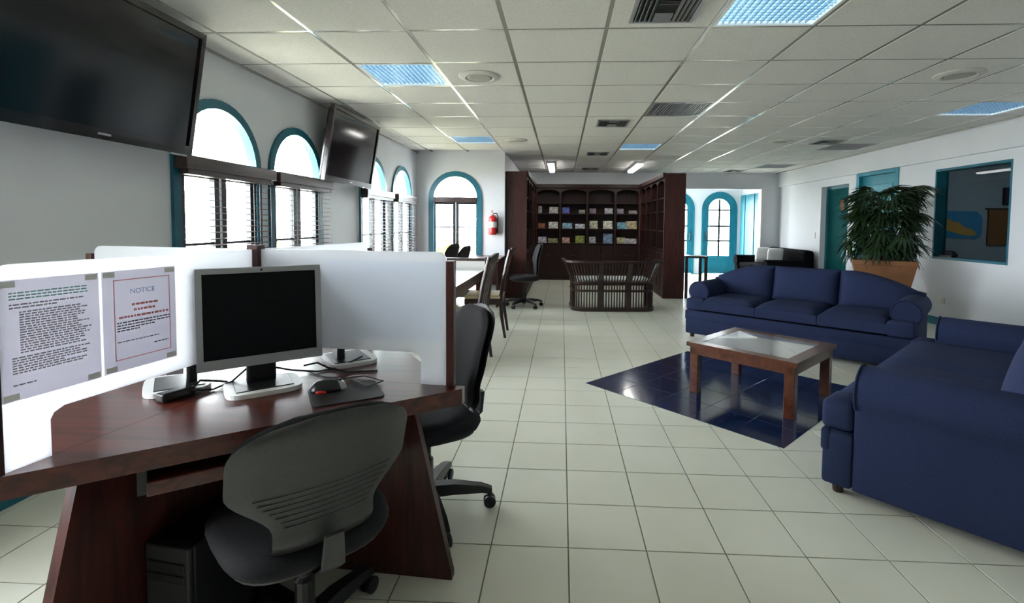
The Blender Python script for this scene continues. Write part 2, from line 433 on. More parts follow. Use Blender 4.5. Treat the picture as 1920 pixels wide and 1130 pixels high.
# teal baseboards
struct(obj('baseboard_left', RB(XL, XL + 0.014, YREAR, YEND, 0, 0.105, r=.004), 'teal_paint'), 'teal baseboard under the arched windows')
bm = bmesh.new()
for a, b_ in ((YREAR, D2[0] - .05), (D2[1] + .05, GD[0]), (GD[1], YBACK)): rbox(bm, XR - 0.014, XR, a, b_, 0, 0.10, r=.004)
struct(obj('baseboard_right', bm, 'bright_teal'), 'teal baseboard along the white right wall')
bm = bmesh.new(); rbox(bm, XL + .015, -1.786 - WR, YEND - .014, YEND, 0, .1, r=.004); rbox(bm, -1.786 + WR, XALC, YEND - .014, YEND, 0, .1, r=.004)
struct(obj('baseboard_end', bm, 'teal_paint'))
struct(obj('baseboard_back', RB(OPX1, XR - .015, YBACK - .014, YBACK, 0, .1, r=.004), 'bright_teal'))

# arched windows on the left wall and the arched glazed door
def arch_ring(bm, c, r0, r1, z0, zs, d0, d1, fn, n=18):
    """frame between the arched outlines of half width r0 (outer) and r1 (inner), open at the bottom"""
    po = [(c + r0, z0)] + [(c + r0 * math.cos(PI * k / n), zs + r0 * math.sin(PI * k / n)) for k in range(n + 1)] + [(c - r0, z0)]
    pi_ = [(c + r1, z0)] + [(c + r1 * math.cos(PI * k / n), zs + r1 * math.sin(PI * k / n)) for k in range(n + 1)] + [(c - r1, z0)]
    rings = [[fn(*o_, d0), fn(*o_, d1), fn(*i_, d1), fn(*i_, d0)] for o_, i_ in zip(po, pi_)]
    loft(bm, rings)
def window(idx, c):
    bm = bmesh.new(); arch_ring(bm, c, WR + 0.012, WR - 0.052, WSILL, WSPR, XL + 0.022, XL - 0.045, onX)
    o = struct(obj('window_%d' % idx, bm, 'teal_paint', smooth=40), 'arched window with teal frame and dark casements')
    obj('sill', RB(XL - .11, XL + .05, c - WR - .03, c + WR + .03, WSILL - .035, WSILL + .005, r=.005), 'teal_paint', o)
    obj('transom', B(XL - .045, XL + .005, c - WR + .05, c + WR - .05, WSPR - .05, WSPR), 'casement_dark', o)
    for s in (-1, 1):
        bm = bmesh.new(); y0, y1 = sorted((c + s * .012, c + s * (WR - .054)))
        prism(bm, rect(y0, y1, WSILL + .005, WSPR - .05), XL - .04, XL + .0, onX, [rect(y0 + .05, y1 - .05, WSILL + .07, WSPR - .11)])
        cs = obj('casement', bm, 'casement_dark', o)
        obj('muntin', B(XL - .03, XL - .01, y0 + .05, y1 - .05, 1.10, 1.122), 'casement_dark', cs)
        obj('pane', B(XL - .022, XL - .018, y0 + .05, y1 - .05, WSILL + .07, WSPR - .11), 'glass', cs)
    bm = bmesh.new(); prism(bm, arch(c, WR - .052, WSPR, WSPR + .001), XL - .022, XL - .018, onX); obj('pane', bm, 'glass', o)
for i, y in enumerate(WIN_Y + WIN_UNSEEN): window(i + 1, y)
c = -1.786
bm = bmesh.new(); arch_ring(bm, c, WR + .012, WR - .075, 0, 1.68, YEND - .022, YEND + .06, onY)
dr = struct(obj('door_1', bm, 'teal_paint', smooth=40), 'arched teal glazed double door in the end wall')
obj('transom', B(c - WR + .07, c + WR - .07, YEND - .03, YEND + .07, 1.615, 1.70), 'blind_wood', dr)
for s in (-1, 1):
    x0, x1 = sorted((c + s * .004, c + s * (WR - .077))); bm = bmesh.new()
    prism(bm, rect(x0, x1, .01, 1.615), YEND + .03, YEND + .075, onY, [rect(x0 + (.045 if s > 0 else .02), x1 - (.02 if s > 0 else .045), .14, 1.19), rect(x0 + (.045 if s > 0 else .02), x1 - (.02 if s > 0 else .045), 1.21, 1.585)])
    lf = obj('door_leaf', bm, 'casement_dark', dr); obj('pane', B(x0 + .02, x1 - .02, YEND + .05, YEND + .054, .14, 1.585), 'glass', lf)
    obj('handle', TB([(c + s * .03, YEND + .03, 1.12), (c + s * .03, YEND - .005, 1.12), (c + s * .09, YEND - .008, 1.115)], .007), 'brass', lf)
bm = bmesh.new(); prism(bm, arch(c, WR - .075, 1.70, 1.701), YEND + .05, YEND + .054, onY); obj('pane', bm, 'glass', dr)

# doors and interior window of the right wall
bm = bmesh.new(); prism(bm, [(GD[0] - .0, 0), (GD[0], GD[2]), (GD[1], GD[2]), (GD[1], 0), (GD[1] - .05, 0), (GD[1] - .05, GD[2] - .05), (GD[0] + .05, GD[2] - .05), (GD[0] + .05, 0)], XR + .095, XR + .16, onX)
gd = struct(obj('door_2', bm, 'teal_paint'), 'dark green door set deep in the white wall')
lf = obj('door_leaf', RB(XR + .12, XR + .16, GD[0] + .052, GD[1] - .052, .01, GD[2] - .052, r=.003), 'green_door', gd)
for z0, z1 in ((.18, .9), (1.02, 1.85)): obj('door_panel', RB(XR + .112, XR + .121, GD[0] + .16, GD[1] - .16, z0, z1, r=.004), 'green_door', lf)
obj('door_sign', RB(XR + .105, XR + .1195, 9.02, 9.14, 1.56, 1.74, r=.003), 'cork', lf)
obj('handle', TB([(XR + .12, 8.83, 1.0), (XR + .07, 8.83, 1.0), (XR + .068, 8.93, 1.0)], .01), 'brass', lf)
bm = bmesh.new(); prism(bm, [(D2[0] - .045, 0), (D2[0] - .045, D2[2] + .045), (D2[1] + .045, D2[2] + .045), (D2[1] + .045, 0), (D2[1] - .03, 0), (D2[1] - .03, D2[2] - .03), (D2[0] + .03, D2[2] - .03), (D2[0] + .03, 0)], XR - .012, XR + .10, onX)
d2 = struct(obj('door_3', bm, 'door_teal'), 'teal door behind the potted palm')
lf = obj('door_leaf', RB(XR + .045, XR + .085, D2[0] + .032, D2[1] - .032, .01, D2[2] - .032, r=.003), 'door_teal', d2)
for z0, z1 in ((.2, .95), (1.08, 1.93)): obj('door_panel', RB(XR + .036, XR + .046, D2[0] + .15, D2[1] - .15, z0, z1, r=.004), 'door_teal', lf)
obj('handle', TB([(XR + .05, 7.62, 1.0), (XR - .01, 7.62, 1.0), (XR - .012, 7.72, 1.0)], .01), 'brass', lf)
bm = bmesh.new(); a0, a1, b0, b1 = IW
prism(bm, rect(*IW), XR - .004, XR + .15, onX, [rect(a0 + .022, a1 - .022, b0 + .03, b1 - .03)])
iw = struct(obj('window_6', bm, 'teal_paint'), 'interior window with teal frame looking into a dim office')
obj('pane', B(XR + .12, XR + .126, a0 + .022, a1 - .022, b0 + .03, b1 - .03), 'tinted_glass', iw)
# dim office behind the interior window
bm = bmesh.new()
box(bm, XR + .14, 9.6, 8.45, 8.55, 0, 2.5); box(bm, 9.5, 9.6, 2.4, 8.45, 0, 2.5); box(bm, XR + .14, 9.6, 2.3, 2.4, 0, 2.5)
struct(obj('wall_office', bm, 'room_paint'), 'grey wall of the office behind the interior window')
struct(obj('floor_office', B(XR + .14, 9.6, 2.3, 8.5, -.1, -.002), 'room_paint')); struct(obj('ceiling_office', B(XR + .14, 9.6, 2.3, 8.5, 2.45, 2.55), 'room_paint'))
YO = 8.45
t = thing('wall_map', 'blue and orange wall map seen through the interior window', 'map', (0, 0, 0))
bm = bmesh.new(); prism(bm, [(6.22, 1.10), (6.80, 1.08), (6.87, 1.11), (6.90, 1.18), (6.90, 1.38), (6.87, 1.47), (6.80, 1.53), (6.22, 1.54)], YO - .012, YO - .001, onY); obj('sheet', bm, 'map_blue', t)
bm = bmesh.new(); prism(bm, [(6.22, 1.24), (6.36, 1.21), (6.55, 1.15), (6.70, 1.13), (6.80, 1.14), (6.81, 1.18), (6.72, 1.24), (6.60, 1.28), (6.52, 1.35), (6.43, 1.36), (6.38, 1.40), (6.30, 1.41), (6.22, 1.38)], YO - .016, YO - .0125, onY); obj('land_shape', bm, 'map_orange', t)
t = thing('cork_board', 'brown cork notice board seen through the interior window', 'notice board')
obj('board', RB(6.98, 7.40, YO - .03, YO - .002, .98, 1.56, r=.004), 'cork', t); obj('frame', B(6.94, 8.05, YO - .024, YO - .002, 1.562, 1.585), 'dark_wood', t)
for x, z, s in ((7.30, 1.46, .10), (7.40, 1.36, .07)): obj('pinned_note', B(x, x + s, YO - .034, YO - .031, z - s * .6, z), 'dark_picture', t)
t = thing('notice_sheet', 'pale sheet of notices beside the cork board in the dim office', 'notice')
obj('sheet', RB(7.47, 7.96, YO - .012, YO - .002, 1.0, 1.555, r=.002), 'pale_notes', t)
for x0, x1, z0, z1 in ((7.60, 7.70, 1.20, 1.42), (7.66, 7.88, 1.05, 1.13)): obj('dark_photo', B(x0, x1, YO - .016, YO - .0125, z0, z1), 'dark_picture', t)
t = thing('framed_picture', 'dark framed picture above the cork board in the dim office', 'picture')
bm = bmesh.new(); prism(bm, rect(7.20, 7.62, 1.64, 1.92), YO - .03, YO - .002, onY, [rect(7.23, 7.59, 1.67, 1.89)]); obj('frame', bm, 'black_plastic', t)
obj('picture', B(7.23, 7.59, YO - .02, YO - .004, 1.67, 1.89), 'dark_picture', t)
t = thing('office_tube_light', 'long fluorescent tube on the ceiling of the dim office', 'ceiling light')
obj('housing', RB(6.9, 7.02, 6.3, 7.5, 2.41, 2.449, r=.005), 'white_plastic', t); obj('tube', TB([(6.96, 6.33, 2.395), (6.96, 7.47, 2.395)], .016), 'dim_tube', t)
t = thing('desk_phone', 'black desk telephone on the sill of the interior window', 'telephone', (XR + .06, 6.55, IW[2] + .03))
bm = bmesh.new(); prism(bm, [(-.06, 0), (.05, 0), (.05, .05), (-.06, .025)], -.10, .10, lambda a, b, d: (a * .7, d, b)); obj('body', bm, 'black_plastic', t); obj('handset', TB([(0, -.09, .055), (0, -.06, .075), (0, .06, .075), (0, .09, .055)], [.02, .014, .014, .02]), 'black_plastic', t)
t = thing('light_switch', 'small white light switch on the right wall near the green door', 'light switch', (XR, 9.80, 1.09))
obj('plate', RB(-.008, 0, -.04, .04, -.06, .06, r=.003), 'white_plastic', t); obj('rocker', RB(-.012, -.007, -.015, .015, -.03, .03, r=.002), 'white_label', t)
t = thing('wall_socket', 'white wall socket low on the right wall beside the sofa', 'socket', (XR, 6.55, .33))
obj('plate', RB(-.008, 0, -.06, .06, -.04, .04, r=.003), 'white_plastic', t); obj('outlet', RB(-.011, -.007, -.03, .03, -.02, .02, r=.002), 'white_label', t)

# entrance hall beyond the opening
YH = 13.0; HX = 4.64
bm = bmesh.new()
prism(bm, rect(1.4, HX + .15, 0, 2.5), YH, YH + .15, onY, [arch(4.08, .44, .0001, 1.68), arch(2.99, .44, .0001, 1.68)])
struct(obj('wall_hall', bm, 'wall_paint'), 'white wall of the entrance hall with arched teal doors')
bm = bmesh.new(); prism(bm, rect(YBACK + .15, YH, 0, 2.5), HX, HX + .15, onX); struct(obj('wall_hall_side', bm, 'wall_paint'))
struct(obj('ceiling_hall', B(1.4, HX + .15, YBACK + .15, YH, 2.42, 2.5), 'wall_paint'))
bm = bmesh.new(); prism(bm, rect(YBACK + .15, YH, 0, 2.5), 1.55, 1.4, onX, [rect(11.95, 12.45, .4, 2.1)]); struct(obj('wall_hall_fill_window', bm, 'wall_paint'))
hw = struct(obj('window_7', B(1.47, 1.476, 11.95, 12.45, .4, 2.1), 'glass'))  # unseen window and its opening, added to brighten the entrance hall
portal((1.35, 12.2, 1.25), (0, R_(-90), 0), 1.7, 0.5)
for q, (c, nm) in enumerate(((4.08, 'door_4'), (2.99, 'door_5'))):
    bm = bmesh.new(); arch_ring(bm, c, .452, .40, .0, 1.68, YH - .02, YH + .12, onY)
    d = struct(obj(nm, bm, 'bright_teal', smooth=40), 'arched bright teal entrance door with divided glass' if q == 0 else 'second arched teal entrance door half hidden by the bookcase')
    bm = bmesh.new(); prism(bm, arch(c, .40, .01, 1.68), YH + .01, YH + .055, onY, [arch(c, .27, .47, 1.68)])
    lf = obj('door_leaf', bm, 'bright_teal', d)
    obj('pane', B(c - .27, c + .27, YH + .03, YH + .034, .47, 1.95), 'glass', lf)
    obj('kick_panel', RB(c - .27, c + .27, YH + .004, YH + .012, .10, .38, r=.004), 'bright_teal', lf)
    obj('glazing_bar', B(c - .024, c + .024, YH + .005, YH + .05, .47, 1.94), 'casement_dark', lf)
    for z in (.86, 1.24, 1.66): obj('glazing_bar', B(c - .27, c + .27, YH + .005, YH + .05, z - .022, z + .022), 'casement_dark', lf)
    s = -1 if q == 0 else 1
    obj('handle', TB([(c + s * .335, YH + .01, .86), (c + s * .335, YH - .05, .88), (c + s * .335, YH - .05, 1.06), (c + s * .335, YH + .01, 1.08)], .014), 'casement_dark', lf)
bm = bmesh.new()
bf = thing('folding_shutter', 'tall teal folding panel door inside the entrance hall', 'folding door', (0, 0, 0))
for k in range(4):
    y0 = 11.72 + k * .30
    obj('shutter_panel', RB(HX - .05 - (k % 2) * .012, HX - .012, y0, y0 + .285, .02, 2.03, r=.008), 'bright_teal', bf)
struct(obj('trim_5', B(OPX1 - .004, OPX1 + .06, YBACK - .008, YBACK + .16, 0, OPZ + .03), 'white_plastic'), 'bright white casing of the entrance hall opening')

# ground and a few shrubs outside
bm = bmesh.new(); box(bm, -20, 20, -14, 26, -.22, -.121); struct(obj('ground', bm, 'outdoor_ground'), 'sunlit ground outside the windows')
def leaf_cloud(seed, n, rx, rz, s):
    rnd = random.Random(seed); bm = bmesh.new()
    for _ in range(n):
        a, u, rr = rnd.uniform(0, 2 * PI), rnd.uniform(-1, 1), rnd.uniform(.5, 1) ** .5
        p = Vector((rx * rr * math.sqrt(1 - u * u) * math.cos(a), rx * rr * math.sqrt(1 - u * u) * math.sin(a), rz * (1 + rr * u)))
        M = Matrix.Translation(p) @ Matrix.Rotation(rnd.uniform(0, 6.3), 4, 'Z') @ Matrix.Rotation(rnd.uniform(-.9, .9), 4, 'X')
        vs = [bm.verts.new(M @ Vector(q)) for q in ((0, 0, 0), (s * .35, s * .5, .01), (0, s, 0), (-s * .35, s * .5, .01))]
        bm.faces.new(vs)
    return bm
for q, (x, y, rx, rz, lb) in enumerate(((-2.25, 9.9, .42, .52, 'yellow green shrub outside the arched glazed door, left of its centre'), (-1.62, 11.0, .36, .56, 'yellow green shrub outside the arched glazed door, beside the bookcase wall'), (-5.0, 8.1, .7, .60, 'yellow green shrub outside the second window'))):
    t = thing('shrub', lb, 'shrub', (x, y, -.12), 0, 'shrubs outside the windows')
    obj('foliage', leaf_cloud(q, 900, rx, rz, .11), 'shrub_leaf', t)['kind'] = 'stuff'
    obj('stem', TB([(0, 0, 0), (.02, 0, rz)], .025), 'palm_stem', t)

# ------------------------------------------------------------------ bookcases round the alcove
ZB = 2.145
def bookcase(name, label, W, D, bays, loc, rz, shelves, doors_h=.83, arches=True):
    """local frame: front at y = 0 looking to -y, x from 0 to W, back at y = D"""
    t = thing(name, label, 'bookcase', loc, rz)
    WD = 'bookcase_wood'
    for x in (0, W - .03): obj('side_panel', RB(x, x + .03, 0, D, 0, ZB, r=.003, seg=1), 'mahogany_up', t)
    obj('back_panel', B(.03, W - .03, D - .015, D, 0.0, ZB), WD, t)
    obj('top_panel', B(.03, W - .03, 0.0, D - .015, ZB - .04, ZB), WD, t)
    obj('cornice', RB(0, W, -.028, .0, ZB - .075, ZB + .012, r=.008), WD, t)
    obj('plinth', B(.03, W - .03, .01, .03, 0, .09), WD, t)
    for a, b_ in zip(bays, bays[1:]):
        if b_ != bays[-1]: obj('divider', B(b_ - .022, b_ + .022, 0, D - .015, .09, ZB - .04), WD, t)
        x0, x1 = max(a + .022, .03), min(b_ - .022, W - .03)
        for z in shelves: obj('shelf', B(x0, x1, .02, D - .015, z - .022, z), WD, t)
        if arches:
            n = 12; cx, hw = (x0 + x1) / 2, (x1 - x0) / 2; zt, zs, rise = ZB - .075, 1.955, .085
            pts = [(x0, zt)] + [(cx - hw * math.cos(PI * k / n), zs + rise * math.sin(PI * k / n)) for k in range(n + 1)] + [(x1, zt)]
            bm = bmesh.new(); prism(bm, pts, .0, .02, onY); obj('arched_valance', bm, WD, t)
        dmid = (x0 + x1) / 2
        for p, q in ((x0, dmid), (dmid, x1)):
            bm = bmesh.new(); prism(bm, rect(p + .003, q - .003, .095, doors_h - .03), .002, .02, onY, [rect(p + .05, q - .05, .15, doors_h - .085)])
            dd = obj('cupboard_door', bm, WD, t); obj('door_inset', B(p + .05, q - .05, .010, .016, .15, doors_h - .085), WD, dd)
            kx = q - .025 if p == x0 else p + .025
            obj('knob', RB(kx - .008, kx + .008, -.014, .002, .56, .576, r=.005), 'brass', dd)
    return t
SH = (.836, 1.166, 1.507, 1.745)
BX0, BX1 = -.585, 1.735
back_bays = [0, 1.735 * .0 + (-.038 + .585), (.571 + .585), (1.195 + .585), BX1 - BX0]
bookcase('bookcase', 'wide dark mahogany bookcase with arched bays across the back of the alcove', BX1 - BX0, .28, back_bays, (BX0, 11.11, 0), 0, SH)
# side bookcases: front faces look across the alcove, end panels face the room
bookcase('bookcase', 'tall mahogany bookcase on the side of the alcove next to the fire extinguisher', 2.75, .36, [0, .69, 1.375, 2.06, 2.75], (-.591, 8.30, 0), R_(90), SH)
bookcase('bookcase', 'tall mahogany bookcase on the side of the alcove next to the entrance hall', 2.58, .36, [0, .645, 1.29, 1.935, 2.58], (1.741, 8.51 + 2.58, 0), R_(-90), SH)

# books on display in the back bookcase
def book_mesh(w_, h_, d_):
    bm = bmesh.new(); c_ = .006
    box(bm, -w_ / 2, w_ / 2, 0, c_, 0, h_); box(bm, -w_ / 2, w_ / 2, d_ - c_, d_, 0, h_); box(bm, -w_ / 2, -w_ / 2 + c_, c_, d_ - c_, 0, h_)
    for f in bm.faces: f.material_index = 0
    k = len(bm.faces); box(bm, -w_ / 2 + c_, w_ / 2 - .006, c_, d_ - c_, .004, h_ - .004)
    bm.faces.ensure_lookup_table()
    for f in bm.faces[k:]: f.material_index = 1
    return bm
principled('page_edge', (.6, .57, .5), .8)
BK = [ # shelf, bay, slot, colour words, colour, band colour words or None, size
 (3, 0, 0, 'grey', (.30, .31, .30), (.08, .16)), (3, 0, 1, 'pale grey', (.52, .50, .46), (.20, .14)), (3, 1, 0, 'blue', (.10, .13, .45), (.16, .13)), (3, 1, 1, 'grey green', (.30, .33, .28), (.14, .08)),
 (3, 2, 0, 'mauve', (.25, .20, .25), (.15, .11)), (3, 2, 1, 'lilac grey', (.48, .46, .50), (.18, .12)), (3, 3, 0, 'dusky purple', (.27, .22, .28), (.14, .11)), (3, 3, 1, 'pinkish grey', (.40, .34, .37), (.18, .07)),
 (2, 0, 0, 'rust brown', (.32, .12, .05), (.15, .11)), (2, 0, 1, 'white', (.75, .74, .70), (.21, .14)), (2, 1, 0, 'sky blue', (.30, .50, .65), (.22, .12)), (2, 1, 1, 'white and blue', (.68, .70, .75), (.22, .10)),
 (2, 2, 0, 'cream', (.62, .58, .45), (.19, .17)), (2, 2, 1, 'ivory', (.80, .80, .68), (.21, .17)), (2, 3, 0, 'light blue', (.22, .48, .60), (.21, .14)), (2, 3, 1, 'tan', (.62, .50, .30), (.24, .17)),
 (1, 0, 0, 'lavender', (.55, .52, .62), (.19, .13)), (1, 0, 1, 'olive', (.33, .32, .16), (.22, .10)), (1, 1, 0, 'salmon pink', (.60, .35, .28), (.17, .12)), (1, 1, 1, 'lime green', (.30, .36, .07), (.21, .16)),
 (1, 2, 0, 'silver grey', (.52, .54, .55), (.15, .14)), (1, 2, 1, 'steel blue', (.22, .32, .48), (.21, .21)), (1, 3, 0, 'pale yellow', (.58, .55, .32), (.20, .13)), (1, 3, 1, 'white and purple', (.60, .56, .60), (.26, .11))]
SHN = {3: 'upper', 2: 'middle', 1: 'lower'}; BAYN = ('first', 'second', 'third', 'fourth')
for sh, bay, slot, cw, cl, (bw, bh) in BK:
    mn = 'book_%s' % cw.replace(' ', '_')
    if mn not in MATS: noisy(principled(mn, cl, .5), tuple(c_ * .75 for c_ in cl), tuple(min(1, c_ * 1.3) for c_ in cl), 14, detail=1, lo=.45, hi=.55)
    a, b_ = back_bays[bay] + BX0, back_bays[bay + 1] + BX0
    x = a + .05 + bw / 2 if slot == 0 else b_ - .05 - bw / 2
    o = obj('book', book_mesh(bw, bh * 1.06, .028), None, mats=[mn, 'page_edge'])
    o.location = (x, 11.19, SH[sh - 1 + 0] + .001); o.rotation_euler = (R_(-12), 0, R_(random.uniform(-6, 6)))
    tag(o, '%s book propped on the %s display shelf, %s arched bay' % (cw, SHN[sh], BAYN[bay]), 'book', 'books on the alcove shelves')

# ------------------------------------------------------------------ ceiling fittings
LN = {(-2, 1): 'blue-tinted louvred ceiling light nearest the first arched window', (2, -1): 'large louvred ceiling light at the top edge of the picture', (-2, 6): 'small distant louvred ceiling light near the arched glazed door',
      (2, 7): 'pale cyan ceiling light above the slatted bench', (7, 3): 'bluish ceiling light beside the white right wall'}
def troffer():
    t = thing('ceiling_light', '', 'ceiling light', group='louvred ceiling lights'); h = CT / 2 - .012
    bm = bmesh.new(); prism(bm, rect(-h, h, -h, h), -.004, .05, onZ, [rect(-h + .018, h - .018, -h + .018, h - .018)]); obj('frame', bm, 'white_plastic', t)
    obj('lamp_panel', B(-h + .018, h - .018, -h + .018, h - .018, .028, .03), 'lamp_panel', t)
    n = 15; s = (2 * h - .036) / n
    for k in range(1, n):
        a = -h + .018 + k * s
        obj('louver_blade', B(a - .0025, a + .0025, -h + .018, h - .018, .006, .022), 'louver', t)
    for k in range(1, n):
        a = -h + .018 + k * s
        obj('cross_blade', B(-h + .018, h - .018, a - .002, a + .002, .007, .0215), 'louver', t)
    return t
tf = None
for cell in LIGHTS:
    t = troffer() if tf is None else copy_tree(tf)
    tf = tf or t
    t.location = (cline(cell[0] + .5), rline(cell[1] + .5), ZC); t['label'] = LN[cell]
def egg(cell, label):
    t = thing('ceiling_vent', label, 'vent', (cline(cell[0] + .5), rline(cell[1] + .5), ZC), 0, 'grey grille return vents'); h = CT / 2 - .012
    bm = bmesh.new(); prism(bm, rect(-h, h, -h, h), -.003, .03, onZ, [rect(-h + .02, h - .02, -h + .02, h - .02)]); obj('frame', bm, 'vent_grey', t)
    obj('duct', B(-h + .02, h - .02, -h + .02, h - .02, .026, .029), 'vent_back', t)
    for k in range(22):
        a = -h + .03 + k * (2 * h - .06) / 21
        obj('fin', B(a - .004, a + .004, -h + .02, h - .02, .0, .02), 'vent_grey', t)
egg((2, 3), 'wide grey ribbed ceiling vent above the room, in front of the dark square vents'); egg((7, 7), 'grey ribbed ceiling vent beside the bulkhead of the right wall'); egg((7, 11), 'faint far grey ceiling vent near the entrance hall corner')
def diffuser(x, y, label, s=.36):
    t = thing('ceiling_vent', label, 'vent', (x, y, ZC - .005), 0, 'dark square ceiling diffusers'); h = s / 2
    bm = bmesh.new(); prism(bm, rect(-h, h, -h, h), -.012, .0, onZ, [rect(-h + .02, h - .02, -h + .02, h - .02)]); obj('frame', bm, 'vent_grey', t)
    obj('duct', B(-h + .02, h - .02, -h + .02, h - .02, -.003, -.001), 'vent_back', t)
    for sgn in (-1, 1):
        for k in range(4):
            a = sgn * (h - .035 - k * .026)
            M = Matrix.Translation((a, 0, -.010)) @ Matrix.Rotation(sgn * R_(35), 4, 'Y'); bm = bmesh.new(); box(bm, -.009, .009, -h + .02, h - .02, -.001, .001, M); obj('vane', bm, 'vent_dark', t)
    for sgn in (-1, 1):
        for k in range(4):
            a = sgn * (h - .035 - k * .026)
            M = Matrix.Translation((0, a, -.010)) @ Matrix.Rotation(-sgn * R_(35), 4, 'X'); bm = bmesh.new(); box(bm, -.05, .05, -.009, .009, -.001, .001, M); obj('vane', bm, 'vent_grey', t)
diffuser(.555, 2.76, 'large dark ceiling vent beside the near louvred light'); diffuser(.575, 5.82, 'dark square ceiling vent in front of the alcove'); diffuser(.58, 8.32, 'small dark ceiling vent at the mouth of the alcove')
diffuser(.585, 10.55, 'thin dark ceiling vent at the back of the alcove'); diffuser(3.70, 7.14, 'dark ceiling vent towards the white right wall'); diffuser(3.72, 10.9, 'dark ceiling vent in front of the entrance hall opening')
for x, y, lb in ((-.673, 3.985, 'round ceiling speaker beside the near blue light'), (3.043, 4.007, 'round grey ceiling speaker above the sofas'), (-.657, 7.006, 'small round ceiling speaker near the end wall'), (3.047, 7.09, 'faint round ceiling speaker above the potted palm side of the room')):
    t = thing('ceiling_speaker', lb, 'speaker', (x, y, ZC - .004), 0, 'round ceiling speakers')
    bm = bmesh.new(); lathe(bm, [(.165, 0), (.165, -.006), (.14, -.018), (.115, -.02), (.105, -.012)], 28); obj('rim', bm, 'speaker_white', t, smooth=40)
    bm = bmesh.new(); lathe(bm, [(.106, -.012), (.08, -.017), (.03, -.02)], 24); obj('grille', bm, 'speaker_mesh', t, smooth=True)
for x, lb in ((-.22, 'lit fluorescent strip over the alcove, near the end wall'), (1.452, 'lit fluorescent strip over the alcove, near the entrance hall side')):
    t = thing('strip_light', lb, 'ceiling light', (x, 10.0, ZC), 0, 'fluorescent strips over the alcove')
    obj('housing', RB(-.07, .07, -.68, .68, -.05, -.004, r=.006), 'white_plastic', t)
    bm = bmesh.new(); prism(bm, [(-.06, -.05), (.06, -.05), (.045, -.085), (-.045, -.085)], -.66, .66, onY); obj('diffuser', bm, 'tube_light', t)
#PART2
# ------------------------------------------------------------------ blinds
WN = ('first arched window, beside the big television', 'second arched window', 'third arched window, past the small television', 'fourth arched window, at the end wall')
def blind(c, label):
    t = thing('window_blind', label, 'blind', (XL + .024, c + .035, 0), 0, 'wooden slatted window blinds')
    hw = WR + .045
    obj('valance', RB(.0, .085, -hw, hw, 1.60, 1.685, r=.006), 'blind_wood', t)
    obj('head_rail', B(.012, .07, -hw + .03, hw - .03, 1.565, 1.60), 'blind_wood', t)
    s0 = None
    for k in range(23):
        z = 1.54 - k * .0435
        if s0 is None:
            s0 = bmesh.new(); M = Matrix.Rotation(R_(4), 4, 'Y'); box(s0, -.024, .024, -hw + .045, hw - .045, -.0016, .0016, M)
            s0 = obj('slat', s0, 'blind_wood', t); s0.location = (.042, 0, z)
        else: again(s0, t, (.042, 0, z))
    for y in (-.28, .0, .28):
        for x in (.019, .066): obj('ladder_cord', B(x - .0012, x + .0012, y - .0015, y + .0015, .57, 1.57), 'blind_wood', t)
    obj('bottom_rail', RB(.02, .066, -hw + .045, hw - .045, .55, .572, r=.004), 'blind_wood', t)
    obj('pull_cord', TB([(.09, hw - .10, 1.6), (.092, hw - .10, 1.05)], .002, 6), 'blind_wood', t)
for c, n_ in zip(WIN_Y, WN): blind(c, 'dark wooden slatted blind on the ' + n_)

# ------------------------------------------------------------------ televisions
def television(label, yc, z0, group):
    """screen looks to +x; tilted forward"""
    t = thing('television', label, 'television', (XL, yc, z0), 0, group)
    W, Hh = 1.17, .735; tilt = R_(9)
    M = Matrix.Translation((.125, 0, 0)) @ Matrix.Rotation(tilt, 4, 'Y')
    bm = bmesh.new(); rbox(bm, -.05, -.004, -W / 2 + .03, W / 2 - .03, .03, Hh - .03, r=.02, M=M); obj('back_shell', bm, 'black_plastic', t, smooth=40)
    bm = bmesh.new(); t2 = bmesh.new(); prism(t2, rect(-W / 2, W / 2, 0, Hh), -.006, .034, onX, [rect(-W / 2 + .032, W / 2 - .032, .055, Hh - .035)]); merge(bm, t2, M)
    bz = obj('bezel', bm, 'tv_bezel', t)
    obj_ = bmesh.new(); box(obj_, .0, .022, -W / 2 + .032, W / 2 - .032, .055, Hh - .035, M); obj('screen', obj_, 'tv_glass', t)
    bm = bmesh.new(); box(bm, .034, .0355, -.035, .035, .022, .033, M); obj('maker_badge', bm, 'silver_plastic', bz)
    bm = bmesh.new(); rbox(bm, .02, .036, W / 2 - .16, W / 2 - .04, -.010, .001, r=.003, M=M); obj('sensor_strip', bm, 'silver_plastic', bz)
    bm = bmesh.new(); box(bm, .002, .02, -.25, .25, .12, .55); obj('wall_plate', bm, 'black_plastic', t)
    bm = bmesh.new()
    for y in (-.2, .2): box(bm, .018, .16, y - .015, y + .015, .50, .53)
    for y in (-.2, .2): box(bm, .018, .09, y - .015, y + .015, .14, .17)
    obj('tilt_bracket', bm, 'black_plastic', t)
    return t
television('large black flat television hung high on the wall in the upper corner', 2.365, 1.675, 'wall televisions')
tv2 = television('black flat television hung between the second and third arched windows', 5.23, 1.675, 'wall televisions')
t = thing('television_cable', 'thin pale cable hanging behind the far television', 'cable', (XL + .012, 4.60, 1.55)); obj('cable', TB([(0, .06, .55), (.01, .02, .3), (.01, -.01, .1), (0, -.02, 0)], .006), 'white_plastic', t)

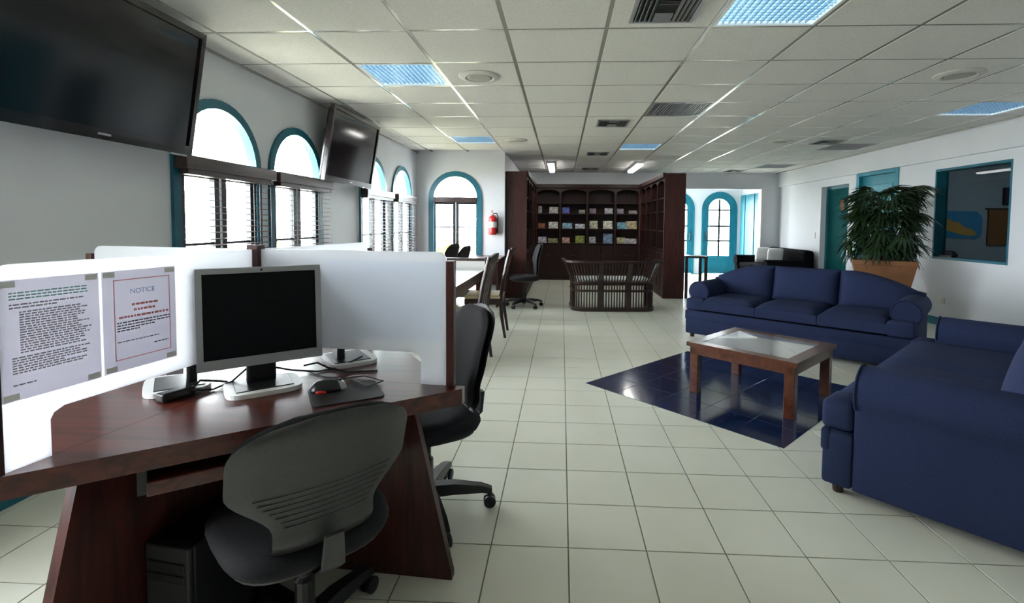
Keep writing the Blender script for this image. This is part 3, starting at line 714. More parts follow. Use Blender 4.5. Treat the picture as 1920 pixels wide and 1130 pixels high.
# ------------------------------------------------------------------ fire extinguisher
t = thing('fire_extinguisher', 'red fire extinguisher on the end wall beside the arched glazed door', 'fire extinguisher', (-1.145, YEND - .085, 1.08))
bm = bmesh.new(); lathe(bm, [(.055, 0), (.068, .012), (.07, .03), (.07, .255), (.062, .285), (.035, .31), (.022, .318), (.022, .335)], 24); obj('cylinder', bm, 'red_paint', t, smooth=50)
bm = bmesh.new(); lathe(bm, [(.0712, .12), (.0712, .215)], 24); obj('instruction_label', bm, 'white_label', t, smooth=60)
obj('valve', TB([(0, 0, .33), (0, 0, .37)], .018, 10), 'grey_metal', t)
obj('handle', RB(-.012, .012, -.10, .02, .385, .397, r=.004), 'red_paint', t); obj('lever', RB(-.010, .010, -.10, .02, .36, .368, r=.003), 'red_paint', t)
obj('gauge', TB([(0, -.018, .352), (0, -.03, .352)], .014, 12), 'white_label', t)
obj('hose', TB([(.02, 0, .352), (.065, 0, .355), (.088, 0, .31), (.085, 0, .2), (.08, 0, .09)], .009), 'black_plastic', t); obj('nozzle', TB([(.08, 0, .10), (.078, 0, .03)], [.01, .016]), 'black_plastic', t)
obj('wall_bracket', RB(-.03, .03, .066, .084, .06, .33, r=.004), 'grey_metal', t)

# ------------------------------------------------------------------ workstation pod
HUB = Vector((-1.12, 1.75)); ROT = R_(-6.0); ZD = .70; AL = .735
ARM = [R_(-4.5), R_(80), R_(172), R_(-100)]      # directions of the four dividers
pod = thing('workstation_pod', 'four-sided mahogany workstation with white frosted dividers in the foreground', 'desk', (HUB.x, HUB.y, 0), 0)
EXT = [0, 0, 0, .022]
def armM(k): return Matrix.Rotation(ARM[k], 4, 'Z')
def adir(k, d): return (d * math.cos(ARM[k % 4]), d * math.sin(ARM[k % 4]))
for k in range(4):          # desktop between divider k-1 and divider k: corner at the hub, diagonal front edge
    a, b_ = adir(k - 1, .735 + EXT[(k - 1) % 4]), adir(k, .79 + EXT[k]); m_ = Vector((b_[0] - a[0], b_[1] - a[1])).normalized()
    P = [(0, 0), (a[0] * 1.0, a[1] * 1.0), (a[0] * 1.015, a[1] * 1.015), (b_[0] - math.sin(-ARM[k]) * .0 + math.sin(ARM[k]) * .03, b_[1] - math.cos(ARM[k]) * .03), b_]
    cx, cy = (a[0] + b_[0]) / 4, (a[1] + b_[1]) / 4; P = [(x + (cx - x) * .004, y + (cy - y) * .004) for x, y in P]
    bm = bmesh.new(); prism(bm, P, ZD - .055, ZD, onZ); obj('desktop', bm, 'mahogany', pod)
    if k == 0: FE0, FE1 = Vector(P[2]), Vector(P[3])
for k in range(4):
    M = armM(k)          # arm k runs along local +x, turned by k quarter turns
    bm = bmesh.new(); prism(bm, [(.02, 0), (.745, 0), (.745, .02), (.60, ZD - .056), (.02, ZD - .056)], -.016, .016, lambda a, b, d: M @ Vector((a, d, b)))
    obj('panel_leg', bm, 'mahogany_up', pod)
    # frosted divider: raised over the desk for cables, with a foot at the outer end
    r = .03; E_ = EXT[k]
    P = [(.025, .815)] + [(.60 + E_, .815), (.622 + E_, .805), (.63 + E_, .79), (.63 + E_, ZD + .001), (.722 + E_, ZD + .001), (.722 + E_, 1.17 - r)] + [(.722 + E_ - r + r * math.cos(a), 1.17 - r + r * math.sin(a)) for a in (PI / 8, PI / 4, 3 * PI / 8, PI / 2)] + [(.025, 1.17)]
    bm = bmesh.new(); prism(bm, P, -.006, .006, lambda a, b, d: M @ Vector((a, d, b))); obj('divider_panel', bm, 'frosted_acrylic', pod)
    bm = bmesh.new(); rbox(bm, .724 + E_, .752 + E_, -.017, .017, ZD + .0005, 1.14, r=.003, M=M); obj('end_post', bm, 'mahogany_up', pod)
bm = bmesh.new(); rbox(bm, -.022, .022, -.022, .022, ZD + .0, 1.185, r=.003); obj('hub_post', bm, 'mahogany_up', pod)
# keyboard tray under the near desktop's diagonal edge
fd = (FE1 - FE0).normalized(); fn_ = Vector((-fd.y, fd.x))
Mt = Matrix(((fd.x, fn_.x, 0, FE0.x), (fd.y, fn_.y, 0, FE0.y), (0, 0, 1, 0), (0, 0, 0, 1)))
bm = bmesh.new(); box(bm, .27, .84, .004, .30, ZD - .108, ZD - .09, Mt); obj('keyboard_tray', bm, 'mahogany', pod)
bm = bmesh.new(); rbox(bm, .27, .84, -.004, .014, ZD - .122, ZD - .085, r=.003, M=Mt); obj('tray_lip', bm, 'mahogany', pod)
for a in (.25, .84): bm = bmesh.new(); box(bm, a, a + .02, .01, .30, ZD - .12, ZD - .0551, Mt); obj('tray_runner', bm, 'black_plastic', pod)

def on_arm(k, tt, zz, off=0.0):
    v = armM(k) @ Vector((tt, off, 0))
    return Vector((HUB.x + v.x, HUB.y + v.y, zz))
# printed pages taped on the left divider (arm 3 runs towards the camera)
def page(name, label, t0, t1, z0, z1, content):
    """t measured from the outer end of the divider"""
    Wd = t1 - t0
    base = on_arm(3, AL + .016 - t0, z0, .0075)       # faces +x side
    th = thing(name, label, 'notice', base, ARM[3] + PI)
    # local x runs towards the hub, local -y faces the seat
    obj('sheet', B(0, Wd, -.0012, .0, 0, z1 - z0), 'paper', th)
    content(th, Wd, z1 - z0)
    for x in (.004, Wd - .032):
        for z in (.003, z1 - z0 - .017): obj('tape', B(x, x + .028, -.0024, -.0013, z, z + .014), 'tape', th)
rnd = random.Random(3)
def words(bm, x0, x1, z, h, fill=1.0):
    x = x0
    while x < x0 + (x1 - x0) * fill:
        wl = rnd.uniform(.004, .013); e = min(x + wl, x1)
        if e - x > .002: box(bm, x, e, -.0017, -.0013, z, z + h)
        x = e + .0025
def letter(th, Wd, Hh):
    for mat, rows in (('ink_green', [(.245, .02, .18, 1), (.238, .02, .18, .97), (.231, .02, .185, .95)]), ('ink_grey', [(.218, .02, .185, .9), (.211, .02, .14, .7)] + [(.200 - .0058 * k, .038, .185, rnd.uniform(.75, 1)) for k in range(17)] + [(.096 - .0058 * k, .022, .185, rnd.uniform(.6, 1)) for k in range(7)] + [(.034, .022, .065, 1)])):
        bm = bmesh.new()
        for z, a, b_, f in rows: words(bm, a, b_, z, .0033, f)
        obj('printed_lines', bm, mat, th)['kind'] = 'stuff'
def notice(th, Wd, Hh):
    bm = bmesh.new(); a, b_, c_, d_ = .028, Wd - .018, .03, Hh - .025
    for q in ((a, b_, c_, c_ + .0022), (a, b_, d_ - .0022, d_), (a, a + .0022, c_, d_), (b_ - .0022, b_, c_, d_)): box(bm, q[0], q[1], -.0018, -.0013, q[2], q[3])
    obj('red_border', bm, 'ink_red', th)
    cu = bpy.data.curves.new('heading', 'FONT'); cu.body = 'NOTICE'; cu.size = .019; cu.align_x = 'CENTER'; cu.extrude = .0002
    tx = bpy.data.objects.new('heading', cu); COL.objects.link(tx); dg = bpy.context.evaluated_depsgraph_get()
    me = bpy.data.meshes.new_from_object(tx.evaluated_get(dg)); bpy.data.objects.remove(tx)
    me.materials.clear(); me.materials.append(MATS['ink_blue']); o = bpy.data.objects.new('heading', me); COL.objects.link(o); o.parent = th
    o.location = (.5 * Wd + .004, -.0016, Hh - .066); o.rotation_euler = (PI / 2, 0, 0)
    for mat, rows in (('ink_red', [(.175, .075, .150, 1, .006), (.160, .080, .140, 1, .006), (.143, .04, .18, 1, .006)]), ('ink_black', [(.130, .035, .185, 1, .0034), (.1225, .035, .185, 1, .0034), (.115, .035, .14, 1, .0034), (.108, .035, .095, 1, .0034), (.078, .035, .15, 1, .0024), (.058, .135, .178, 1, .003)])):
        bm = bmesh.new()
        for z, a, b_, f, h in rows: words(bm, a, b_, z, h, f)
        obj('printed_lines', bm, mat, th)['kind'] = 'stuff'
page('notice_sheet', 'page of small grey print under a green heading, taped to the near white divider', .008, .214, .858, 1.135, letter)
page('notice_sheet', 'notice page with a red border and blue heading taped to the near white divider', .221, .425, .860, 1.135, notice)
# blank sheet on the right divider
th = thing('blank_sheet', 'large blank pale sheet on the white divider beside the computer screen', 'sheet', on_arm(0, .28, .854, -.0073), ARM[0])
obj('sheet', B(0, .425, -.001, .0, 0, .281), 'blank_sheet', th)

# monitors
def monitor(label, x, y, rz):
    t = thing('computer_monitor', label, 'monitor', (x, y, ZD), rz, 'computer monitors on the workstation')
    W, z0, z1 = .372, .090, .418
    ti = Matrix.Translation((0, 0, 0)) @ Matrix.Rotation(R_(-3), 4, 'X')
    bm = bmesh.new(); t2 = bmesh.new(); prism(t2, rect(-W / 2, W / 2, z0, z1), -.012, .03, onY, [rect(-W / 2 + .018, W / 2 - .018, z0 + .032, z1 - .018)]); merge(bm, t2, ti); bz = obj('bezel', bm, 'silver_plastic', t)
    bm = bmesh.new(); box(bm, -W / 2 + .016, W / 2 - .016, -.006, .01, z0 + .030, z1 - .016, ti); obj('screen', bm, 'lcd_dark', t)
    bm = bmesh.new(); rbox(bm, -W / 2 + .02, W / 2 - .02, .012, .055, z0 + .02, z1 - .02, r=.015, M=ti); obj('back_shell', bm, 'black_plastic', t)
    bm = bmesh.new(); lathe(bm, [(.004, 0), (.004, .002)], 10, M=ti @ Matrix.Translation((0, -.012, z1 - .009)) @ Matrix.Rotation(R_(90), 4, 'X')); obj('camera_dot', bm, 'black_plastic', bz)
    bm = bmesh.new(); rbox(bm, -.045, .045, .045, .075, .012, .24, r=.008); obj('stand_neck', bm, 'black_plastic', t)
    bm = bmesh.new(); t2 = bmesh.new(); prism(t2, [(.115 * math.copysign(abs(math.cos(a)) ** .45, math.cos(a)), .02 + .095 * math.copysign(abs(math.sin(a)) ** .45, math.sin(a))) for a in [2 * PI * k / 28 for k in range(28)]], 0.001, .016, onZ); merge(bm, t2); obj('stand_base', bm, 'white_plastic', t)
    bm = bmesh.new(); rbox(bm, -.085, .085, -.045, .095, .0155, .019, r=.0012); obj('base_inlay', bm, 'black_plastic', t)
    return t
monitor('silver framed computer monitor facing the camera on the near desk', -1.005, 1.60, R_(39.2))
monitor('computer monitor mostly hidden behind the white divider, its stand showing beneath', -.86, 1.985, R_(39.2 + 90))
monitor('computer monitor behind the divider with the taped notices, only its stand showing', -1.335, 1.60, R_(39.2 - 90))
# mouse, mat, cables
def rot2(x, y, a): return (x * math.cos(a) - y * math.sin(a), x * math.sin(a) + y * math.cos(a))
t = thing('mouse_mat', 'dark grey mouse mat on the near desk', 'mouse mat', (-.715, 1.585, ZD), R_(32))
P = []
for cx, cy, a0 in ((.09, .075, 0), (-.09, .075, 90), (-.09, -.075, 180), (.09, -.075, 270)): P += [(cx + .02 * math.cos(R_(a0 + d)), cy + .02 * math.sin(R_(a0 + d))) for d in (0, 30, 60, 90)]
bm = bmesh.new(); prism(bm, P, .0008, .004, onZ); obj('mat', bm, 'soft_black', t)
t = thing('computer_mouse', 'black and red computer mouse on the mat', 'mouse', (-.782, 1.60, ZD + .0045), R_(-60))
def egg_shape(bm, L_, W_, H_, z0=0.0):
    rings = []
    for k in range(9):
        u = -1 + 2 * k / 8; s = max(.05, (1 - abs(u) ** 2.6)) ** .5
        rings.append([(W_ * s * math.cos(a), L_ * u, z0 + max(0, H_ * s ** .8 * (1 - .15 * u) * math.sin(a))) for a in [PI * j / 10 for j in range(11)]] + [(0, L_ * u, z0)])
    loft(bm, rings)
bm = bmesh.new(); egg_shape(bm, .056, .033, .036); obj('shell', bm, 'black_plastic', t, smooth=True)
bm = bmesh.new(); egg_shape(bm, .030, .0345, .020); o = obj('side_grip', bm, 'mouse_red', t, smooth=True); o.location = (0, -.018, .0)
bm = bmesh.new(); egg_shape(bm, .022, .026, .030); o = obj('button', bm, 'silver_plastic', t, smooth=True); o.location = (0, .036, 0)
obj('wheel', TB([(-.004, .035, .027), (.004, .035, .027)], .008, 10), 'soft_black', t)
t = thing('mouse_cable', 'thin black mouse cable looping on the near desk', 'cable', (0, 0, ZD))
obj('cable', TB([(-.79, 1.656, .006), (-.80, 1.72, .004), (-.72, 1.75, .0075), (-.63, 1.70, .0075), (-.66, 1.63, .0075), (-.74, 1.70, .0075), (-.86, 1.74, .003), (-.96, 1.80, .003)], .0022, 6), 'black_plastic', t)
t = thing('power_adapter', 'black power adapter with its lead lying below the taped notices', 'power adapter', (-1.235, 1.50, ZD), R_(70))
obj('brick', RB(-.05, .05, -.02, .02, .001, .03, r=.006), 'black_plastic', t); obj('lead', TB([(.05, 0, .015), (.09, .02, .03), (.13, -.01, .02), (.17, .0, .004)], .004, 6), 'black_plastic', t)
for q, (pts, lb) in enumerate((([(-1.04, 1.70, .05), (-1.0, 1.76, .02), (-.92, 1.80, .004), (-.86, 1.86, .004), (-.80, 1.93, .03)], 'dark cable running under the white divider beside the screen'), ([(-1.10, 1.67, .06), (-1.13, 1.62, .02), (-1.17, 1.58, .004), (-1.20, 1.52, .02)], 'dark cable drooping below the screen towards the notices'), ([(-.93, 1.72, .05), (-.90, 1.76, .05), (-.88, 1.80, .02), (-.80, 1.80, .004), (-.70, 1.83, .004)], 'tangled lead behind the screen stand'))):
    t = thing('cable', lb, 'cable', (0, 0, ZD)); obj('cable', TB(pts, .0035, 6), 'black_plastic', t)
# computer case under the desk
t = thing('computer_case', 'black computer tower in the shadow under the near desk', 'computer', (-1.068, 1.50, 0), R_(-9))
obj('case', RB(-.075, .075, -.20, .20, .015, .36, r=.008), 'black_plastic', t)
obj('front_panel', RB(-.074, .074, -.215, -.199, .02, .357, r=.006), 'soft_black', t)
for z in (.30, .265): obj('drive_bay', RB(-.062, .062, -.219, -.2145, z - .012, z + .012, r=.002), 'black_plastic', t)
for x in (-.06, .06):
    for y in (-.17, .17): obj('foot', B(x - .012, x + .012, y - .012, y + .012, 0, .0155), 'soft_black', t)

# ------------------------------------------------------------------ office chairs
def office_chair(label, x, y, rz, shell='chair_shell', group='swivel office chairs', back_h=.83, base_turn=0.0, seat_z=.44):
    """faces local -y"""
    t = thing('office_chair', label, 'chair', (x, y, 0), rz, group)
    sz = seat_z
    for k in range(5):
        a = base_turn + 2 * PI * k / 5; c, s = math.cos(a), math.sin(a)
        bm = bmesh.new(); loft(bm, [[(c * r - s * w_, s * r + c * w_, z0), (c * r + s * w_, s * r - c * w_, z0), (c * r + s * w_ * .8, s * r - c * w_ * .8, z1), (c * r - s * w_ * .8, s * r + c * w_ * .8, z1)] for r, w_, z0, z1 in ((.0, .03, .075, .125), (.12, .028, .08, .125), (.24, .022, .075, .105), (.285, .018, .065, .088))])
        ar = obj('base_arm', bm, 'black_plastic', t, smooth=40)
        px, py = .275 * c, .275 * s
        bm = bmesh.new()
        for d in (-.014, .014):
            Mw = Matrix.Translation((px - s * d, py + c * d, .028)) @ Matrix.Rotation(a, 4, 'Z') @ Matrix.Rotation(R_(90), 4, 'X')
            lathe(bm, [(.022, -.009), (.027, -.006), (.027, .006), (.022, .009)], 14, M=Mw)
        tube(bm, [(px, py, .03), (px, py, .085)], .008, 8)
        obj('caster', bm, 'black_plastic', ar, smooth=40)
    obj('gas_column', TB([(0, 0, .09), (0, 0, .24), (0, 0, .25), (0, 0, sz - .06)], [.028, .028, .018, .018], 12), 'black_plastic', t)
    bm = bmesh.new(); rbox(bm, -.10, .10, -.09, .12, sz - .085, sz - .05, r=.01); obj('mechanism', bm, 'black_plastic', t)
    # seat: rounded, waterfall front
    bm = bmesh.new(); rings = []
    for z, sc_ in ((-.052, .86), (-.045, .95), (-.02, 1.0), (.0, .97), (.012, .88), (.016, .6), (.017, .15)):
        ring = []
        for k in range(32):
            a = 2 * PI * k / 32; cx = math.copysign(abs(math.cos(a)) ** .62, math.cos(a)); sy = math.copysign(abs(math.sin(a)) ** .62, math.sin(a))
            X, Y = .225 * cx * (1 - .06 * sy), .225 * sy
            zz = z - (.035 * max(0, -Y / .225 - .55) ** 1.5 * 2 if z > -.03 else 0)
            ring.append((X * sc_, Y * sc_ - .01, sz + zz))
        rings.append(ring)
    loft(bm, rings); obj('seat', bm, 'black_fabric', t, smooth=True)
    bm = bmesh.new(); rings = []
    for z, sc_ in ((-.068, .75), (-.06, .88), (-.05, .90)):
        rings.append([(.225 * sc_ * math.copysign(abs(math.cos(a)) ** .62, math.cos(a)), .225 * sc_ * math.copysign(abs(math.sin(a)) ** .62, math.sin(a)) - .01, sz + z) for a in [2 * PI * k / 32 for k in range(32)]])
    loft(bm, rings); obj('seat_pan', bm, shell, t, smooth=40)
    # backrest: curved shell, narrow waist, broad rounded top
    zb, zt = sz - .03, back_h
    def hw(v):           # half width at v in 0..1
        lo, hi = .125, .222
        s_ = min(1, max(0, (v - .26) / .30)); s_ = s_ * s_ * (3 - 2 * s_)
        wv = lo + (hi - lo) * s_
        if v > .74: wv *= max(.0, 1 - ((v - .74) / .262) ** 2.4) ** (1 / 2.2)
        if v < .08: wv *= .80 + .2 * (v / .08)
        return wv
    nv, nu = 26, 14
    def pt(u, v, off):
        wv = hw(v); X = wv * u; z = zb + (zt - zb) * v
        Y = .205 + .055 * v + .03 * math.sin(PI * min(1, v * 1.1)) * -1 + (-.65) * X * X * 1.2
        if v < .18: Y -= (.18 - v) * .35
        return Vector((X, Y + off, z))
    def sheet(o0, o1, ins, v0=0.0, v1=1.0):
        bm = bmesh.new(); F = []; Bk = []
        for j in range(nv + 1):
            v = v0 + (v1 - v0) * j / nv
            rowF, rowB = [], []
            for i in range(nu + 1):
                u = -1 + 2 * i / nu
                e = max(abs(u) ** 6, 0 if v < .9 else ((v - .9) / .1) ** 3, 0 if ins == 0 else max(0, 1 - j / 2.) ** 2)
                e = min(1, e)
                rowF.append(bm.verts.new(pt(u * (1 - ins), v, o0 + (o1 - o0) * .5 * e))); rowB.append(bm.verts.new(pt(u * (1 - ins), v, o1 - (o1 - o0) * .5 * e)))
            F.append(rowF); Bk.append(rowB)
        for j in range(nv):
            for i in range(nu):
                bm.faces.new((F[j][i], F[j][i + 1], F[j + 1][i + 1], F[j + 1][i])); bm.faces.new((Bk[j][i], Bk[j + 1][i], Bk[j + 1][i + 1], Bk[j][i + 1]))
        for j in range(nv):
            bm.faces.new((F[j][0], F[j + 1][0], Bk[j + 1][0], Bk[j][0])); bm.faces.new((F[j][nu], Bk[j][nu], Bk[j + 1][nu], F[j + 1][nu]))
        for i in range(nu):
            bm.faces.new((F[0][i], Bk[0][i], Bk[0][i + 1], F[0][i + 1])); bm.faces.new((F[nv][i], F[nv][i + 1], Bk[nv][i + 1], Bk[nv][i]))
        return bm
    sh = obj('back_shell', sheet(.0, .022, 0), shell, t, smooth=60)
    obj('back_cushion', sheet(-.042, .002, .05, .12, .985), 'black_fabric', t, smooth=True)
    bm = bmesh.new()
    for j in range(7):
        v = .30 + j * .035; pts = [pt(u, v, .0225) for u in [-.78 + 1.56 * i / 10 for i in range(11)]]
        tube(bm, pts, .0014, 5)
    obj('shell_ribs', bm, shell, sh)
    bm = bmesh.new(); loft(bm, [[(-w_, y_ - .007, z_), (w_, y_ - .007, z_), (w_, y_ + .007, z_), (-w_, y_ + .007, z_)] for w_, y_, z_ in ((.03, .12, sz - .072), (.03, .20, sz - .068), (.028, .246, sz - .03), (.022, .258, sz + .06))]); obj('back_bracket', bm, shell, t, smooth=40)
    return t
office_chair('office chair with a bare grey plastic back, pushed up to the near desk', -.735, 1.345, R_(-136), base_turn=R_(64), back_h=.81)
office_chair('dark office chair seen from the side behind the white divider', -.58, 2.085, R_(-57), 'soft_black', base_turn=R_(69), back_h=.90)
office_chair('black office chair standing alone in front of the alcove bookcase', -.56, 7.45, R_(-78), 'soft_black', back_h=.97, base_turn=.5, seat_z=.47)
office_chair('black office chair by the arched glazed door, half hidden behind another', -1.76, 7.0, R_(-100), 'soft_black', back_h=.98, base_turn=.2, seat_z=.47)
office_chair('black office chair by the arched glazed door, in front of its twin', -1.47, 6.36, R_(-95), 'soft_black', back_h=.98, base_turn=.9, seat_z=.47)

# ------------------------------------------------------------------ reading table with wooden chairs
t = thing('reading_table', 'long dark wood table with a pale top beyond the workstation', 'table', (-1.46, 5.0, 0))
obj('tabletop', RB(-.55, .55, -.85, .85, .69, .72, r=.005), 'white_plastic', t)
bm = bmesh.new(); prism(bm, rect(-.552, .552, -.852, .852), .685, .7185, onZ, [rect(-.5502, .5502, -.8502, .8502)]); obj('edging', bm, 'mahogany', t)
for x0, x1, y0, y1 in ((-.50, .50, -.80, -.77), (-.50, .50, .77, .80), (-.50, -.47, -.77, .77), (.47, .50, -.77, .77)): obj('apron', B(x0, x1, y0, y1, .58, .69), 'mahogany', t)
for x in (-.48, .48):
    for y in (-.78, .78): obj('leg', RB(x - .03, x + .03, y - .03, y + .03, 0, .69, r=.004), 'mahogany_up', t)
t = thing('side_desk', 'mahogany desk with a raised rail in front of the end wall', 'desk', (-1.55, 7.62, 0))
obj('desktop', RB(-.62, .62, -.30, .55, .70, .735, r=.005), 'mahogany', t)
for x in (-.60, .57): obj('side_panel', RB(x, x + .03, -.28, .53, 0, .70, r=.003), 'mahogany_up', t)
obj('back_panel', B(-.57, .57, .50, .52, .25, .70), 'mahogany', t)
t = thing('low_screen', 'low dark rail frame with a white board at the far end of the pale table', 'screen', (-1.46, 5.885, 0))
obj('top_rail', RB(-.58, .58, -.02, .02, .815, .85, r=.004), 'dark_wood', t); obj('lower_rail', RB(-.58, .58, -.02, .02, .685, .715, r=.004), 'dark_wood', t)
obj('board', B(-.55, .55, -.008, .008, .715, .815), 'white_plastic', t)
for x in (-.58, .54): obj('post', RB(x, x + .04, -.022, .022, 0, .86, r=.004), 'dark_wood', t)
def wooden_chair(label, x, y, rz):
    """faces local -y"""
    t = thing('wooden_chair', label, 'chair', (x, y, 0), rz, 'wooden chairs at the pale table')
    obj('seat', RB(-.215, .215, -.22, .20, .43, .475, r=.018, seg=3), 'beige_seat', t)
    bm = bmesh.new(); prism(bm, rect(-.215, .215, -.215, .20), .375, .43, onZ, [rect(-.19, .19, -.19, .175)]); obj('seat_rail', bm, 'dark_wood', t)
    for sx in (-.195, .195):
        obj('leg', TB([(sx, -.195, 0), (sx, -.195, .42)], [.015, .021], 6), 'dark_wood', t)
        obj('back_post', TB([(sx, .235, 0), (sx, .195, .25), (sx, .185, .45), (sx, .22, .70), (sx, .285, .98)], [.015, .02, .022, .02, .016], 8), 'dark_wood', t)
    bm = bmesh.new(); rings = []
    for k in range(9):
        u = -1 + k / 4; yy = .278 + .03 * (1 - u * u); zz = .94 + .03 * (1 - u * u)
        rings.append([(.205 * u, yy - .012, zz - .035), (.205 * u, yy + .012, zz - .035), (.205 * u, yy + .022, zz + .035), (.205 * u, yy - .002, zz + .035)])
    loft(bm, rings); obj('crest_rail', bm, 'dark_wood', t, smooth=40)
    for k in range(3):
        x_ = -.09 + .09 * k
        bm = bmesh.new(); loft(bm, [[(x_ - .022, y_ - .006, z), (x_ + .022, y_ - .006, z), (x_ + .022, y_ + .006, z), (x_ - .022, y_ + .006, z)] for y_, z in ((.19, .47), (.205, .60), (.235, .75), (.292, .93))]); obj('splat', bm, 'dark_wood', t)
    return t
wooden_chair('dark wooden chair with a beige seat, farther one at the pale table', -.86, 5.58, R_(-88))
wooden_chair('dark wooden chair with a curved crest rail, nearer one at the pale table', -.90, 4.42, R_(-92))

# ------------------------------------------------------------------ slatted bench
def bench():
    t = thing('slatted_bench', 'dark slatted wooden bench with white seat pad, seen from behind', 'bench', (.755, 7.45, 0), R_(4))
    # plan of the back and sides, seen from above: straight back (towards the camera, -y) with rounded corners
    HWd, R0, D = .595, .17, .52
    def plan(grow):
        pts = []; hw_, r = HWd + grow, R0 + grow
        y0 = -.28 - grow
        pts.append((-hw_, .24)); pts.append((-hw_, y0 + r))
        for k in range(1, 7): a = PI + (PI / 2) * k / 7; pts.append((-hw_ + r + r * math.cos(a), y0 + r + r * math.sin(a)))
        pts.append((-hw_ + r, y0)); pts.append((hw_ - r, y0))
        for k in range(1, 7): a = 1.5 * PI + (PI / 2) * k / 7; pts.append((hw_ - r + r * math.cos(a), y0 + r + r * math.sin(a)))
        pts.append((hw_, y0 + r)); pts.append((hw_, .24))
        return pts
    def rail(name, grow, z0, z1, th, front=True):
        bm = bmesh.new(); a, b_ = plan(grow + th / 2), plan(grow - th / 2)
        loft(bm, [[(*p, z0), (*q, z0), (*q, z1), (*p, z1)] for p, q in zip(a, b_)]); return obj(name, bm, 'dark_wood', t, smooth=30)
    rail('bottom_rail', 0, .0, .055, .045); rail('middle_rail', 0, .285, .315, .04); rail('seat_rail', .0, .40, .43, .04); rail('top_rail', .13, .715, .745, .055)
    obj('seat_board', RB(-.57, .57, -.25, .25, .375, .398, r=.01), 'dark_wood', t)
    obj('seat_pad', RB(-.555, .555, -.245, .25, .3985, .47, r=.03, seg=3), 'white_cushion', t)
    obj('front_rail', RB(-.59, .59, .215, .25, .32, .375, r=.005), 'dark_wood', t)
    for sx in (-.575, .575): obj('front_leg', RB(sx - .025, sx + .025, .20, .25, .0, .40, r=.005), 'dark_wood', t)
    # slats: evenly spaced along the plan, leaning outwards above the seat; broad posts divide the back in three
    P0, P1 = plan(0), plan(.122)
    def along(P, s):
        L_ = [0]
        for a, b_ in zip(P, P[1:]): L_.append(L_[-1] + math.dist(a, b_))
        s *= L_[-1]
        for i in range(len(P) - 1):
            if s <= L_[i + 1] + 1e-9:
                f = (s - L_[i]) / max(1e-9, L_[i + 1] - L_[i]); a, b_ = P[i], P[i + 1]
                d = Vector((b_[0] - a[0], b_[1] - a[1])).normalized()
                return (a[0] + (b_[0] - a[0]) * f, a[1] + (b_[1] - a[1]) * f), d
    n = 50
    for k in range(n + 1):
        s = .02 + .96 * k / n
        (x0, y0), d = along(P0, s); (x1, y1), d1 = along(P1, s)
        post = abs(abs(x0) - .205) < .012 and y0 < -.2
        w_ = .0080
        def slat(nm, xa, ya, za, xb, yb, zb_, w_, th=.009):
            nx, ny = -d.y, d.x; rings = []
            for (x, y, z) in ((xa, ya, za), (xb, yb, zb_)):
                rings.append([(x - d.x * w_ - nx * th, y - d.y * w_ - ny * th, z), (x + d.x * w_ - nx * th, y + d.y * w_ - ny * th, z), (x + d.x * w_ + nx * th, y + d.y * w_ + ny * th, z), (x - d.x * w_ + nx * th, y - d.y * w_ + ny * th, z)])
            bm = bmesh.new(); loft(bm, rings); obj(nm, bm, 'dark_wood', t)
        slat('slat', x0, y0, .05, x0, y0, .29, w_); slat('back_slat', x0, y0, .31, x0, y0, .405, w_); slat('back_slat', x0, y0, .425, x1, y1, .72, w_)
    for x in (-.205, .205):
        bm = bmesh.new(); loft(bm, [[(x - .034, y - .02, z), (x + .034, y - .02, z), (x + .034, y + .012, z), (x - .034, y + .012, z)] for y, z in ((-.285, .03), (-.285, .43), (-.40, .72))]); obj('back_post', bm, 'dark_wood', t)
bench()

